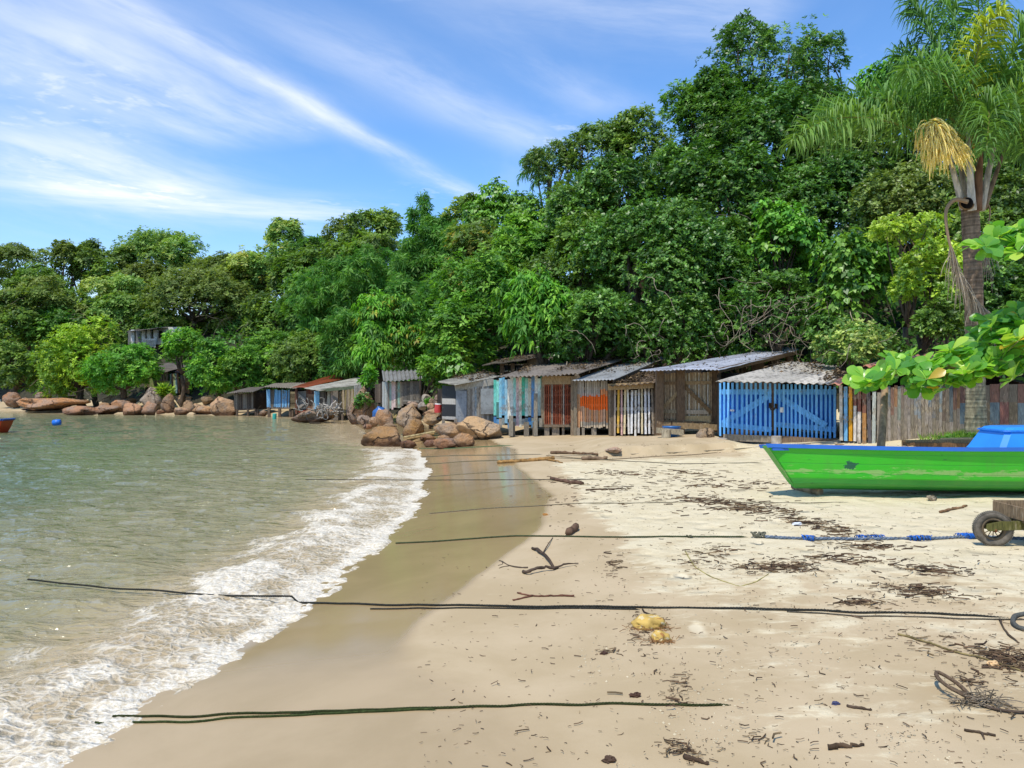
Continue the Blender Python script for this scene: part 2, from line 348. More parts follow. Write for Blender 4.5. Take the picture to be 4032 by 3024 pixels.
r_=lambda c,x,y0,y1,hw,lab,k=2.2,**kw: rock(*c(x,y0),c(x,y1)[1],hw/k,lab,**kw)
k2=2.4578;k3=2.212
r_(C2,1600,812,1006,215,'cracked brown boulder washed by the foam, nearest the water',k2,tint='a07648',ang=.5,cuts=9)
r_(C2,1862,945,1022,85,'low wet brown rock at the right foot of the cracked boulder',k2,tint='935c3a')
r_(C3,545,640,842,255,'biggest smooth pale tan boulder in front of the teal planks',k3,tint='b9976f',ang=.35,lean=-.1)
r_(C3,290,695,855,165,'rounded tan boulder leaning on the biggest pale boulder',k3,tint='b48c64')
r_(C3,405,785,905,112,'ridged brown wedge of rock at the very front of the pale boulders',k3,tint='a67850',ang=.5)
r_(C3,235,835,918,128,'low reddish rock at the sand edge in front of the pale boulders',k3,tint='9c6a4c')
r_(C3,70,795,872,72,'small brown rock between the cracked boulder and the pale boulders',k3,tint='94653f')
r_(C3,95,845,905,85,'flat dark red rock half sunk beside the wet sand',k3,tint='8a5642')
r_(C3,212,800,872,56,'small knobbly rock wedged under the rounded tan boulder',k3,tint='a37a56',sub=3)
r_(C2,1880,585,810,150,'block shaped boulder with a flat broken top, propped on the others',k2,tint='a98763',Y=27.2,ang=.75,cuts=10,seed=3)
r_(C2,1915,718,900,108,'triangular brown boulder standing in front of the block boulder',k2,tint='99703f',ang=.6,cuts=8,seed=5,taper=.75,lean=.15)
r_(C2,1640,640,825,105,'smooth rounded boulder left of the block boulder',k2,tint='a57a58',Y=27.6)
r_(C2,1430,695,790,70,'small boxy pink rock at the foot of the tall wedge rock',k2,tint='a98468',Y=30,ang=.7)
r_(C2,1525,715,800,60,'small rock between the boxy pink rock and the smooth rounded boulder',k2,tint='b08a68',Y=29,ang=.6,sub=3)
r_(C2,1680,778,830,70,'low flat rock in front of the smooth rounded boulder',k2,tint='8f6a45',Y=26.6,sub=3)
r_(C2,1470,785,830,50,'broken reddish stone by the white foam under the boxy rock',k2,tint='8a5a40',Y=27.5,sub=3,ang=.6)
r_(C2,1520,745,815,48,'dark stone leaning beside the smooth rounded boulder',k2,tint='7d5a40',Y=27.9,sub=3,ang=.6)
r_(C2,2100,628,735,108,'upper rounded rock stacked under the red tin',k2,tint='a98566',Y=26.6)
r_(C2,2085,690,790,105,'lower wide rock with a dark gap beneath it, beside the block boulder',k2,tint='a08058',Y=26)
r_(C2,2160,795,850,60,'low stone under the wide rock, by the bamboo poles',k2,tint='a07a50',Y=25.4,sub=3)
r_(C2,1895,565,625,70,'flat pinkish stone behind the block boulder',k2,tint='a08472',Y=29.5,sub=3)
r_(C2,2045,495,580,60,'grey round stone with a small plant on top of the heap',k2,tint='9a9488',Y=30,sub=3)
r_(C2,1995,570,640,45,'grey stone behind the block boulder top',k2,tint='a09a90',Y=29,sub=3)
r_(C2,2075,580,640,48,'brown stone under the grey round stone',k2,tint='a88468',Y=28.5,sub=3)
r_(C2,2150,500,600,48,'pink upright stone against the black and white hut',k2,tint='b08c74',Y=28,sub=3,ang=.6)
r_(C2,2090,530,580,30,'tiny brown stone in the heap left of the upright stone',k2,tint='9a7a60',Y=28.8,sub=3)
r_(C2,1425,395,755,165,'tall wedge shaped boulder with a dark mossy right side',k2,tint='8f6a52',Y=37,ang=.6,cuts=7,seed=12,lean=.12,taper=.8)
r_(C2,940,640,770,205,'long low rock sloping into the water before the light blue door',k2,tint='8a6a54',Y=39,ang=.4,lean=.25,taper=.3)
r_(C2,455,650,705,45,'small round stone under the striped blue hut',k2,tint='8f7258',Y=47,sub=3)
k1=2.212
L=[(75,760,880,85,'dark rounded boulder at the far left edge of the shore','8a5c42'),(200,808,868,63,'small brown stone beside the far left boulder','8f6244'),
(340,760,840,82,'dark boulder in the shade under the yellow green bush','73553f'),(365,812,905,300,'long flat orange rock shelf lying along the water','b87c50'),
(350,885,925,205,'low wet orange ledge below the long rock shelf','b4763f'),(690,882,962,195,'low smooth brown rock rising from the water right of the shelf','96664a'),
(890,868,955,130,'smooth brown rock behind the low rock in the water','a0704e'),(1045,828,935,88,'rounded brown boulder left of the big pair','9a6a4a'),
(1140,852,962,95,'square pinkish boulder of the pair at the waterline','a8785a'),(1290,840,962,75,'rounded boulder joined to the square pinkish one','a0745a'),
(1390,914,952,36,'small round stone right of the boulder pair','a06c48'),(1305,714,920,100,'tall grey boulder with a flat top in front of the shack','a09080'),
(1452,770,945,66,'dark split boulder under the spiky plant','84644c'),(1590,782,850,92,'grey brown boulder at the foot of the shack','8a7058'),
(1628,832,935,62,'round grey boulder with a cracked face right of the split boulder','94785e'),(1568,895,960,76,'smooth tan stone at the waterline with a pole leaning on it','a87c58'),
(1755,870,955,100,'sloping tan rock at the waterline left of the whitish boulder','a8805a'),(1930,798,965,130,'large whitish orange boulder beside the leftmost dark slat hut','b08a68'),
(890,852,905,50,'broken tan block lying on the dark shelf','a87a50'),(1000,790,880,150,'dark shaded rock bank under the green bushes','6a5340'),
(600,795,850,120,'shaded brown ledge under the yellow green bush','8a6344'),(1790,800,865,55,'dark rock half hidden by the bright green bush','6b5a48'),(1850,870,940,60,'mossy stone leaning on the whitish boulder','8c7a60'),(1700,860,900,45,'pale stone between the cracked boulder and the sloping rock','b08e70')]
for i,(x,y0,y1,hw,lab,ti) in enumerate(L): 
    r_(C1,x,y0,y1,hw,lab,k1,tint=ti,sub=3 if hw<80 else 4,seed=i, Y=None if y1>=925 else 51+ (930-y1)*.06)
r_(C4,740,850,1022,98,'squat grey and brown boulder between the slat hut and the blue hut',k3,tint='9c8468',Y=19.4,ang=.6,seed=9)
r_(C3,1690,908,955,80,'pinkish rock top half buried in the beach sand',k3,tint='c09a80',Y=17.2)
r_(C5,860,1415,1490,100,'pale block of stone lying behind the green boat',2.5524,tint='a89886',Y=13.6,ang=.6,name='stone_block')

# =====================================================  HUTS
def wpt(c,x,y,Y): return at(*c(x,y),Y)
def frame(A,B):
    u=np.array([B[0]-A[0],B[1]-A[1],0.]); L=np.linalg.norm(u); u/=L; n=np.array([u[1],-u[0],0.])
    if n[1]>0 and abs(n[1])>.05: n=-n
    return u,n,L
def planks(root,name,c,l,r,n,cols,gap=.12,th=.022,off=0.,jit=.03,m='wood',tilt=0.,segs=None,wj=.15,seed=1):
    """boards side by side from l=(x,ytop,ybot,Y) to r, one mesh"""
    rg=np.random.default_rng(seed+int(l[0])+n*13); mb=MB()
    At,Ab=wpt(c,l[0],l[1],l[3]),wpt(c,l[0],l[2],l[3]); Bt,Bb=wpt(c,r[0],r[1],r[3]),wpt(c,r[0],r[2],r[3])
    u,nn,L=frame(At,Bt); ws=rg.uniform(1-wj,1+wj,n); e=np.concatenate([[0],np.cumsum(ws)/ws.sum()])
    for i in range(n):
        f=(e[i]+e[i+1])/2; w=(e[i+1]-e[i])*L*(1-gap)/2
        p=At+(Bt-At)*f; zt=p[2]+rg.uniform(-1,1)*jit; zb=(Ab+(Bb-Ab)*f)[2]+rg.uniform(-1,1)*jit*1.6
        cc=cols[i%len(cols)] if isinstance(cols,list) else cols
        tx=rg.normal()*tilt; o2=off+rg.uniform(-.004,.004)
        sg=segs(i,f,rg) if segs else [(0.,1.,cc)]
        for (s0,s1,sc) in sg:
            z0=zb+(zt-zb)*s0; z1=zb+(zt-zb)*s1; zm=(z0+z1)/2
            sc=np.array(h(sc) if isinstance(sc,str) else sc)*rg.uniform(.9,1.08)
            fm=(zm-zb)/max(zt-zb,.01)-.5
            o=np.array([p[0],p[1],zm])+nn*o2+u*tx*fm
            mb.box(o,u*w,nn*th/2,(np.array([0,0,1.])*(z1-z0)+u*tx*(s1-s0))/2,sc)
    return mb.build(name,M[m],root)
def bar(root,name,c,a,b,w,colr,off=.03,th=.022,m='wood'):
    A,B=wpt(c,*a),wpt(c,*b); d=B-A; L=np.linalg.norm(d); d/=L
    hd=np.array([d[0],d[1],0]); hd=np.array([1.,0,0]) if np.linalg.norm(hd)<.2 else unit(hd); n=np.array([hd[1],-hd[0],0]); n=-n if n[1]>0 else n
    s=unit(np.cross(n,d)); mb=MB(); mb.box((A+B)/2+n*off,d*L/2,s*w/2,n*th/2,h(colr)); return mb.build(name,M[m],root)
def post(root,c,x,y0,y1,Y,w,colr,off=0.,m='wood',rnd=False,name='post',lean=0.):
    A,B=wpt(c,x,y0,Y),wpt(c,x+lean,y1,Y); A[1]-=off; B[1]-=off; mb=MB()
    B[2]=min(B[2],g1(B[0],B[1])-.05) if name=='stilt' else B[2]
    if rnd: mb.tube([B,(A+B)/2,A],[w/2*1.03,w/2,w/2],h(colr),12)
    else: mb.box((A+B)/2,[w/2,0,0],[0,w/2,0],(A-B)/2,h(colr))
    return mb.build(name,M[m],root)
def roof(root,c,FL,FR,BR,BL,colr,m='sheet',pitch=.177,amp=.022,th=.012,name='roof',patch=None,seed=0):
    P=[wpt(c,*q) for q in (FL,FR,BR,BL)]; Lf=max(np.linalg.norm(P[1]-P[0]),np.linalg.norm(P[2]-P[3])); Ld=np.linalg.norm(P[3]-P[0])
    nu=int(Lf/pitch*8)+2; nv=max(6,int(Ld/.35)); rg=np.random.default_rng(seed+int(FL[0]))
    u=np.linspace(0,1,nu)[None,:,None]; v=np.linspace(0,1,nv)[:,None,None]
    G=(P[0]*(1-u)+P[1]*u)*(1-v)+(P[3]*(1-u)+P[2]*u)*v
    nrm=unit(np.cross(P[1]-P[0],P[3]-P[0])); nrm=nrm if nrm[2]>0 else -nrm
    wob=fbm(u[...,0]*Lf*1.1+v[...,0]*0,v[...,0]*Ld*.8+u[...,0]*0,2,seed+5)-.5
    sheetn=np.floor(u[...,0]*Lf/.9)+v[...,0]*0
    dz=amp*np.sin(u[...,0]*Lf/pitch*2*math.pi)+wob*.045+(sheetn%2)*.012
    G=G+nrm*dz[...,None]
    # ragged front edge, sheet by sheet
    jag=(np.sin(sheetn*12.9898+seed)*.5)*.09; dirv=unit(P[3]-P[0]); G=G+dirv*(jag*(1-v[...,0])**2)[...,None]
    V=np.concatenate([G.reshape(-1,3),(G-nrm*th).reshape(-1,3)]); f=grid_faces(nv,nu); k=nv*nu
    fl=[tuple(q) for q in f]+[tuple(q[::-1]+k) for q in f]
    for i in range(nu-1): fl+=[(i,i+k,i+1+k,i+1),((nv-1)*nu+i,(nv-1)*nu+i+1,(nv-1)*nu+i+1+k,(nv-1)*nu+i+k)]
    for j in range(nv-1): fl+=[(j*nu,(j+1)*nu,(j+1)*nu+k,j*nu+k),(j*nu+nu-1,j*nu+nu-1+k,(j+1)*nu+nu-1+k,(j+1)*nu+nu-1)]
    sn=sheetn.ravel(); cf=[]
    base=np.array(h(colr)); tone={s:rg.uniform(.72,1.12) for s in np.unique(sn)}
    for fa in fl: cf.append(base*tone[sn[fa[0]%k]])
    mb=MB(); mb.add(V,fl,np.array(cf)); return mb.build(name,M[m],root,True)
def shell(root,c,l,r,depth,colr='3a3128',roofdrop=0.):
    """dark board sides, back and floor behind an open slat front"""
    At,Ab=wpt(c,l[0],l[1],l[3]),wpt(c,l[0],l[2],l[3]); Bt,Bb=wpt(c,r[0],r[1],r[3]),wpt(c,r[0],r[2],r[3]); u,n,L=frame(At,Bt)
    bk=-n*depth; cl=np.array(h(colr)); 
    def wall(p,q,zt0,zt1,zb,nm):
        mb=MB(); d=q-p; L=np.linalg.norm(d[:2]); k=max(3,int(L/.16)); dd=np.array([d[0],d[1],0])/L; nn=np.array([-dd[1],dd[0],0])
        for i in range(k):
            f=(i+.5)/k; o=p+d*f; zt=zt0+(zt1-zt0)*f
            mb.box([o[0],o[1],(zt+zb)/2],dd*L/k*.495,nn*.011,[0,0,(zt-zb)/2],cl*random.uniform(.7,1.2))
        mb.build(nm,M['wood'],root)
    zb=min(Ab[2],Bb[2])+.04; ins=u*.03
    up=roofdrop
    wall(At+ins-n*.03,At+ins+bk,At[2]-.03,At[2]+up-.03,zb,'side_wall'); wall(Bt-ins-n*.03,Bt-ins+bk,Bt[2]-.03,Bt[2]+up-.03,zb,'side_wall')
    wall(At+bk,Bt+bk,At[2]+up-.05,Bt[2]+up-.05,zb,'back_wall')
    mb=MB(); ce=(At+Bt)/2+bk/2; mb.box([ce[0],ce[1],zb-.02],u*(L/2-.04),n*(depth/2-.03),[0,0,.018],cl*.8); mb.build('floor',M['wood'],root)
GREY=['8d8375','7a7062','9c9284','6d6458','857a6a']; DARK=['4e443a','5d5044','6a5c4e','443b33','57493c','736454']
def hut(name,label,c,x,y,Y): 
    p=wpt(c,x,y,Y); return thing(name,label,'hut',(p[0],p[1],g1(p[0],p[1]) if g1(p[0],p[1])>ZW else ZW),'weathered wooden beach huts')

# leftmost slat hut on stilts
t=hut('beach_hut','dark grey slat hut on stilts, leftmost of the huts over the water',C2,300,690,48)
planks(t,'front_wall',C2,(178,500,645,48.3),(362,480,635,47.6),24,GREY+DARK,.22,seed=4); planks(t,'side_wall',C2,(364,478,640,47.6),(488,445,630,49.5),11,DARK,.06,seed=5)
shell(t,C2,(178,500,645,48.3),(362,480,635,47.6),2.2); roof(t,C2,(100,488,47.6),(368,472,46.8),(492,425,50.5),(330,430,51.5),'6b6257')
for x in (205,310,385,405): post(t,C2,x,640,705,47.6,.11,'5c4f42',name='stilt')
bar(t,'beam',C2,(200,648,48.2),(385,640,47.5),.1,'6a5a4a'); bar(t,'brace',C2,(205,672,48.2),(375,668,47.5),.07,'5a4c3f')
# blue striped hut
t=hut('beach_hut','hut with light blue and grey striped slats on stilts over the water',C2,600,690,46)
B=['6fa6cf','86b6d8','5f98c4','6f655b','8bb9d9','75aad2']
planks(t,'front_wall',C2,(492,452,628,46.2),(600,455,626,46),12,['86b6d8','6fa6cf','8bb9d9','75aad2','5d534a','6b6055','7e7264','645a50'],.16,m='wood',seed=3,tilt=.03)
planks(t,'door',C2,(602,455,628,46),(712,455,628,45.8),11,B,.2,m='paint',seed=8,tilt=.02)
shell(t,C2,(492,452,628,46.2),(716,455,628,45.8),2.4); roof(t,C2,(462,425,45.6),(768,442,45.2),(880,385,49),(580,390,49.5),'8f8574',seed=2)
for x in (515,618,722,740): post(t,C2,x,625,708,45.8,.15,'6a5a4a',name='stilt')
bar(t,'beam',C2,(500,634,46),(722,632,45.7),.09,'7a6d5f',.05)
# rust roofed hut
t=hut('beach_hut','hut under the rusty red roof with a grey louvred door',C2,830,670,44.5)
for k in range(7): bar(t,'side_board',C2,(722,492+k*21,44.7),(772,492+k*21,44.6),.24,['8a7a58','6e5f48','7d6c50'][k%3],0.)
f=planks(t,'door',C2,(780,470,645,44.5),(882,466,642,44.3),3,['5b5148'],.1,seed=5)
for k in range(14): bar(f,'slat',C2,(782,478+k*12,44.5),(882,475+k*12,44.3),.10,'8c8880',.03)
bar(f,'brace',C2,(776,478,44.4),(870,555,44.2),.16,'a39a90',.06); bar(f,'brace',C2,(790,638,44.4),(878,575,44.2),.14,'9a9085',.06)
planks(t,'front_wall',C2,(890,440,655,44.2),(950,440,655,44),3,['6e3a28','7c4630','5a3426'],.04,m='paint',seed=2)
for k in range(6): bar(t,'board',C2,(893,520+k*24,44.1),(950,520+k*24,43.9),.28,['8a6850','9a7a60'][k%2],.03)
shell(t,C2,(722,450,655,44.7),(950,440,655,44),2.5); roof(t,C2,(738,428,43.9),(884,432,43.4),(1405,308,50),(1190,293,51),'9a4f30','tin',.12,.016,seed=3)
for x in (782,890): post(t,C2,x,440,690,44.3,.13,'6e4a38',off=.06); 
bar(t,'threshold',C2,(785,662,44.4),(890,664,44.2),.12,'8a3f2c',.07)
# pale roofed hut with light blue door
t=hut('beach_hut','hut of crooked grey planks under a long pale roof with a light blue door',C2,1150,700,42)
planks(t,'door',C2,(952,472,662,42.6),(1003,468,660,42.4),3,['7fb2d0','8dbbd6'],.05,m='paint',seed=4)
planks(t,'front_wall',C2,(1006,470,660,42.4),(1070,465,690,42),5,DARK,.06,seed=8,tilt=.03)
planks(t,'front_wall',C2,(1072,470,700,42),(1165,462,700,41.8),6,['b3aa9c','c3bba8','8d8375','c9b0a8'],.07,seed=6,tilt=.05)
planks(t,'front_wall',C2,(1195,470,695,41.6),(1340,430,690,41.4),9,['a0927c','8a7c60','b5a58c','94855c','7b7064'],.06,seed=7,tilt=.06)
post(t,C2,1165,430,745,41.5,.28,'80766a',off=.06); post(t,C2,1128,640,750,41.6,.12,'6a5f54',name='stilt'); post(t,C2,1225,690,755,41.4,.12,'6a5f54',name='stilt'); post(t,C2,1190,690,750,41.5,.14,'5d5248',name='stilt')
planks(t,'side_wall',C2,(1340,415,560,41.2),(1432,405,540,41.6),4,['e2e0dc','d9d7d2'],.03,m='paint',seed=2)
bar(t,'fascia',C2,(1000,462,41.4),(1340,432,40.6),.16,'5d6650',.02); shell(t,C2,(952,472,662,42.8),(1432,430,690,41.8),2.4)
roof(t,C2,(858,436,41.6),(1012,468,40.9),(1440,400,43.5),(1412,326,48),'b5b1a4','sheet',.14,.012,seed=4)
# corrugated roof pink plank hut
t=hut('beach_hut','hut with pink and grey upright planks under a steep grey corrugated roof',C2,1800,660,34)
planks(t,'side_wall',C2,(1612,375,690,36.2),(1662,378,665,34.2),6,['c9cbc6','b6b8b2','9da09a'],.04,m='paint',seed=1)
planks(t,'front_wall',C2,(1664,378,650,34.1),(1815,376,610,34),8,['7c7468','94a89a','cdb3ad','d3bbb4','6e665a','8fb0a0','9a917c','7a7166'],.05,m='paint',seed=4)
planks(t,'front_wall',C2,(1816,376,600,34),(1990,372,590,34),6,['6b665f','5c5750','7a746b','655f57'],.04,seed=5)
roof(t,C2,(1620,372,33.7),(2002,352,33.7),(1975,268,36.8),(1606,270,36.8),'85837c','sheet',.2,.035,seed=6)
shell(t,C2,(1664,378,650,34.2),(1990,372,600,34.1),2.4,roofdrop=.1)
planks(t,'lean_to_wall',C2,(1540,400,560,36.6),(1612,390,600,36.2),4,DARK,.05,seed=9)
bar(t,'rail',C2,(1812,560,33.9),(1965,566,33.9),.07,'8a857c',.05)
# black and white hut
t=hut('beach_hut','hut with a black and white banded corner and a wavy metal door',C3,300,680,25)
def bw(i,f,rg): return [(0,.09,'b5afa6'),(.09,.45,'2b2d30'),(.45,.62,'b9b3a8'),(.62,1,'2e3033')]
planks(t,'front_wall',C3,(203,372,665,25.6),(318,374,668,24.7),3,['2b2d30'],.01,m='fresh',segs=bw,jit=.005,seed=2)
roof_d=planks(t,'door',C3,(320,416,690,24.7),(416,414,680,24.8),2,['8b8f90'],.0,m='fresh',jit=.0)
A,Bv=wpt(C3,322,690,24.6),wpt(C3,414,684,24.7); mb=MB()
n_=40; Vd=[];
for i in range(n_+1):
    f=i/n_; p=A+(Bv-A)*f
    for z in (wpt(C3,322,690,24.6)[2],wpt(C3,322,416,24.6)[2]): Vd.append([p[0],p[1]-.03-.012*math.sin(f*9*2*math.pi),z])
mb.add(Vd,[(2*i,2*i+2,2*i+3,2*i+1) for i in range(n_)],h('9da1a3')); mb.build('metal_sheet',M['tin'],roof_d,True)
planks(t,'side_wall',C3,(418,398,690,24.8),(545,372,690,25),6,['a39d90','8d867a','b3b0a8','9aa4a8'],.04,m='paint',seed=3)
planks(t,'side_wall',C3,(545,372,690,25),(652,345,690,25.2),5,['aaa69c','8c877e','b5b1a8','9a958a'],.05,m='wood',seed=8)
mb=MB(); A=wpt(C3,602,510,24.95); mb.box(A,[.25,0,0],[0,.008,0],[.0,0,.42],h('8f9290')); mb.build('metal_panel',M['tin'],t)
bar(t,'beam',C3,(310,392,24.7),(648,338,25.2),.22,'b0aa9c',.04); shell(t,C3,(318,395,690,24.9),(652,345,690,25.4),2.2,roofdrop=.0)
roof(t,C3,(162,336,25.4),(312,374,24.1),(720,290,25.6),(545,262,28.6),'948f80','sheet',.16,.012,seed=7)
post(t,C3,212,660,715,25.4,.1,'8a8072',name='stilt'); post(t,C3,320,660,720,24.6,.1,'8a8072',name='stilt')
# teal hut and its neighbour share a long roof: the roof belongs to the teal hut
t=hut('beach_hut','hut of peeling teal, white and pale blue planks under a leaf strewn roof',C3,900,780,24.4)
tc=['6fc4b8','4f7a74','7fb9d0','5f98b8','86b0c4','e0ddd0','d9dcd2','a8d8cf','d8b8b4','dcd6c0','4fb89c','c8d8cc','d4cfb8','5f94c8','e4e2d8','cfe0d8','d8cfae']
def teal(i,f,rg):
    c0=tc[i%len(tc)]; k=rg.uniform(.5,.8); 
    top=['58b8a4','7cc8bc','4fae9c','8fd0c4'][i%4]; bot=['4a7fb0','8f9690','a8a498','5f90b8'][(i*7)%4]
    return [(0,rg.uniform(.12,.2),bot),(.2,k,c0),(k,1,top if (rg.random()<.38 or f<.12) else c0)] if rg.random()<.75 else [(0,k,c0),(k,1,c0)]
planks(t,'front_wall',C3,(650,308,725,24.9),(1082,290,722,24.3),17,tc,.035,m='paint',segs=teal,jit=.07,seed=5,th=.026)
for (x,y0,y1,w) in ((800,635,812,.14),(1015,440,808,.12),(1060,660,730,.1)): post(t,C3,x,y0,y1,24.2,w,'8d8678',off=.05)
for x in (815,935,1010): post(t,C3,x,690,812,24.3,.16,'7a7264',name='stilt')
bar(t,'sill',C3,(985,668,24.3),(1078,668,24.2),.1,'7f8a86',.06)
shell(t,C3,(650,308,715,25.),(1082,292,715,24.4),3.,roofdrop=.25)
roof(t,C3,(690,300,23.9),(1388,268,23.4),(1850,126,30),(1140,150,31),'82776a','sheet',.177,.024,seed=8)
# brown slat door hut
t=hut('beach_hut','hut with a reddish brown lattice door between the teal and orange huts',C3,1210,780,24.3)
d=planks(t,'door',C3,(1086,346,716,24.2),(1332,344,716,24.1),15,['8f4a30','7d4028','9a5236','8a5c44','a09488','7d3e2a'],.4,m='wood',seed=6)
for y in (372,455,540,640,705): bar(d,'lath',C3,(1088,y,24.2),(1332,y-2,24.1),.05,'7a5a48',-.03)
bar(d,'brace',C3,(1095,470,24.2),(1310,385,24.1),.07,'8a6a54',-.055); bar(d,'brace',C3,(1095,555,24.2),(1300,680,24.1),.07,'8a6a54',-.055)
for y in (378,510,706):
    q=bar(d,'hinge',C3,(1306,y,24.1),(1345,y,24.1),.05,'2a2320',.03)
bar(t,'lintel',C3,(1075,326,24.2),(1334,324,24.1),.27,'a58e6c',.03)
post(t,C3,1347,290,806,24.1,.2,'8b7a64',off=.02); post(t,C3,1078,300,720,24.25,.1,'8a7a64',off=.02)
for x in (1112,1180,1222,1242): post(t,C3,x,716,806,24.3,.16,'8a7f70',name='stilt')
shell(t,C3,(1086,300,716,24.4),(1334,290,716,24.3),3.,roofdrop=.25); bar(t,'beam',C3,(1088,722,24.2),(1334,722,24.1),.08,'7a6a58',.02)
# orange hut
t=hut('beach_hut','hut with a bright orange painted patch across its pale slat door',C3,1500,780,24)
def org(i,f,rg):
    top=['a8a29a','9a948c','b2aca2'][i%3]; lo=['c8a080','d0905c','c89470'][i%3]
    if i<2: return [(0,.72,'c8966c'),(.72,1,top)]
    a=.40-.03*math.sin(i*1.1) if f<.55 else .38; b=.66+.04*f+.02*math.sin(i*2.3)
    if f<.3: a=.45
    return [(0,.12,'b8a890'),(.12,a,lo),(a,b,'f06818'),(b,b+.06 if f<.8 else b+.12,'b8a298' if f<.8 else 'd89060'),(b+.06 if f<.8 else b+.12,1,top)]
d=planks(t,'door',C3,(1366,332,738,24),(1645,330,736,23.8),14,['c8a080'],.2,m='fresh',segs=org,seed=3,jit=.02,tilt=.01)
for y in (400,545,650): bar(d,'rail',C3,(1366,y,24),(1645,y-3,23.8),.09,'a88868',-.03)
post(t,C3,1672,400,806,23.8,.2,'8a7d6a',off=.03,lean=8); post(t,C3,1360,330,806,24,.1,'857a68',off=.02)
for x in (1395,1420,1522): post(t,C3,x,738,806,24,.15,'8f8678',name='stilt')
shell(t,C3,(1366,332,738,24.2),(1645,330,736,24.),3.,roofdrop=.25)
roof(t,C3,(1332,326,23.3),(1692,322,23.1),(2178,117,30),(1850,150,30.5),'b8b8b4','tin',.13,.015,seed=9)
bar(t,'rafter',C3,(1690,332,23.2),(2165,135,29.8),.12,'5d5040',0.)
# picket hut
t=hut('beach_hut','low hut with gappy white, yellow and pink pickets under a leaf covered roof',C3,1870,790,23.5)
pk=['b0a090','e0b450','d8b0a8','d8c8a0','e4e2dc','e2e4e6','dcdcd8','dedfe0','e2d4b0','e4e6ea','e0e2e6','8a8074']
d=planks(t,'front_wall',C3,(1692,400,795,23.6),(2050,405,805,23.3),12,pk,.42,m='paint',seed=4,jit=.04,tilt=.02)
for y in (440,575,718): bar(t,'rail',C3,(1680,y,23.65),(2060,y,23.35),.1,'b5b0a8' if y==575 else '8a7d70',-.04)
bar(t,'lintel',C3,(1645,385,23.4),(2042,366,23.1),.2,'b0936a',.03)
post(t,C3,2062,345,800,23.4,.14,'6b5c4c',off=.02); post(t,C3,1682,400,800,23.7,.1,'6b5c4c')
shell(t,C3,(1692,395,790,23.8),(2055,380,790,23.5),2.6,roofdrop=.4)
roof(t,C3,(1650,375,23.2),(2075,345,22.9),(2090,250,26.5),(1800,280,27),'5d4c38','sheet',.177,.02,seed=10)
# raised brown slat hut
t=hut('beach_hut','raised brown slat hut with a large sheet metal roof beside the blue hut',C4,570,900,22)
d=planks(t,'door',C4,(328,380,782,22.1),(486,372,782,22),12,['9a8466','ab9474','8a7458','b8a484'],.28,seed=3,jit=.015)
bar(d,'rail',C4,(326,462,22.1),(488,460,22),.09,'7d6448',.03); bar(d,'rail',C4,(330,708,22.1),(488,708,22),.1,'8f8268',.03); bar(d,'brace',C4,(340,690,22.1),(490,535,22),.09,'9a8460',.055)
d=planks(t,'door',C4,(522,372,800,22),(782,366,800,21.8),19,['a89070','b8a688','c8ba9e','98825f','d8cfbc','b09a78'],.28,seed=4,jit=.015)
bar(d,'rail',C4,(522,460,22),(778,456,21.8),.1,'a08660',.03); bar(d,'rail',C4,(522,712,22),(755,714,21.8),.12,'b0a28c',.03); bar(d,'brace',C4,(530,475,22),(768,712,21.8),.11,'7d6444',.055); bar(d,'kick_board',C4,(532,776,22),(770,774,21.8),.2,'b39c72',.055)
for x,w in ((322,.2),(502,.22),(806,.28)): post(t,C4,x,352,930 if x<800 else 885,22,w,'75604a',off=.04)
bar(t,'beam',C4,(300,818,22),(826,846,21.7),.17,'8a7658',.08); bar(t,'beam',C4,(318,790,22),(800,806,21.8),.06,'7a664c',.05)
planks(t,'joist',C4,(400,795,812,22),(770,806,824,21.8),6,['5c4b38'],.7,th=.3,seed=5)
shell(t,C4,(328,375,785,22.2),(800,366,800,22.),3.,roofdrop=.3)
roof(t,C4,(160,350,21.3),(842,346,21.),(1560,172,29),(1436,146,31),'bcbec6','tin',.11,.014,seed=11)
bar(t,'rafter',C4,(838,352,21.2),(1556,188,28.8),.14,'8a6b4c',0.)
for x,y0,y1,Y in ((1160,292,360,25.4),(1200,285,360,26),(1455,230,320,28)): post(t,C4,x,y0,y1,Y,.22,'5c4a38')
# blue hut
t=hut('beach_hut','large bright blue picket hut with double doors on pipe stilts',C4,1360,1000,19)
bl=['6ab0ee','5fa8ea','74b8f2','66acec']
for (x0,x1,n,yt0,yt1,yb0,yb1,Y0,Y1,br) in ((836,1306,12,455,462,920,932,19.3,19.,((875,812),(1290,565))),(1312,1870,15,462,492,932,950,19.,18.6,((1365,580),(1775,832)))):
    d=planks(t,'door',C4,(x0,yt0,yb0,Y0),(x1,yt1,yb1,Y1),n,bl,.5,m='fresh',seed=n,jit=.02,th=.024)
    bar(d,'rail',C4,(x0+20,538,Y0),(x1-5,538,Y1),.13,'6cb2f0',-.024); bar(d,'rail',C4,(x0+30,822,Y0),(x1-5,868,Y1),.13,'6cb2f0',-.024)
    bar(d,'brace',C4,(*br[0],Y0),(*br[1],Y1),.15,'6cb2f0',-.026)
    planks(d,'backing',C4,(x0+10,548,828,Y0+.11),(x1-5,548,858,Y1+.11),2,['2a78e0','2670d8'],.0,m='fresh',jit=0,seed=2)
d_=d
for k,(x,y) in enumerate(((1282,655),(1335,662))):
    bar(t,'latch',C4,(x-12,y,18.95),(x+12,y,18.95),.13,'2a241e',.05)
mb=MB(); mb.tube([wpt(C4,1282+ i*5.5,662+38*math.sin(i/10*math.pi),18.86) for i in range(11)],.018,h('3a2f26'),6); mb.build('chain',M['plain'],t)
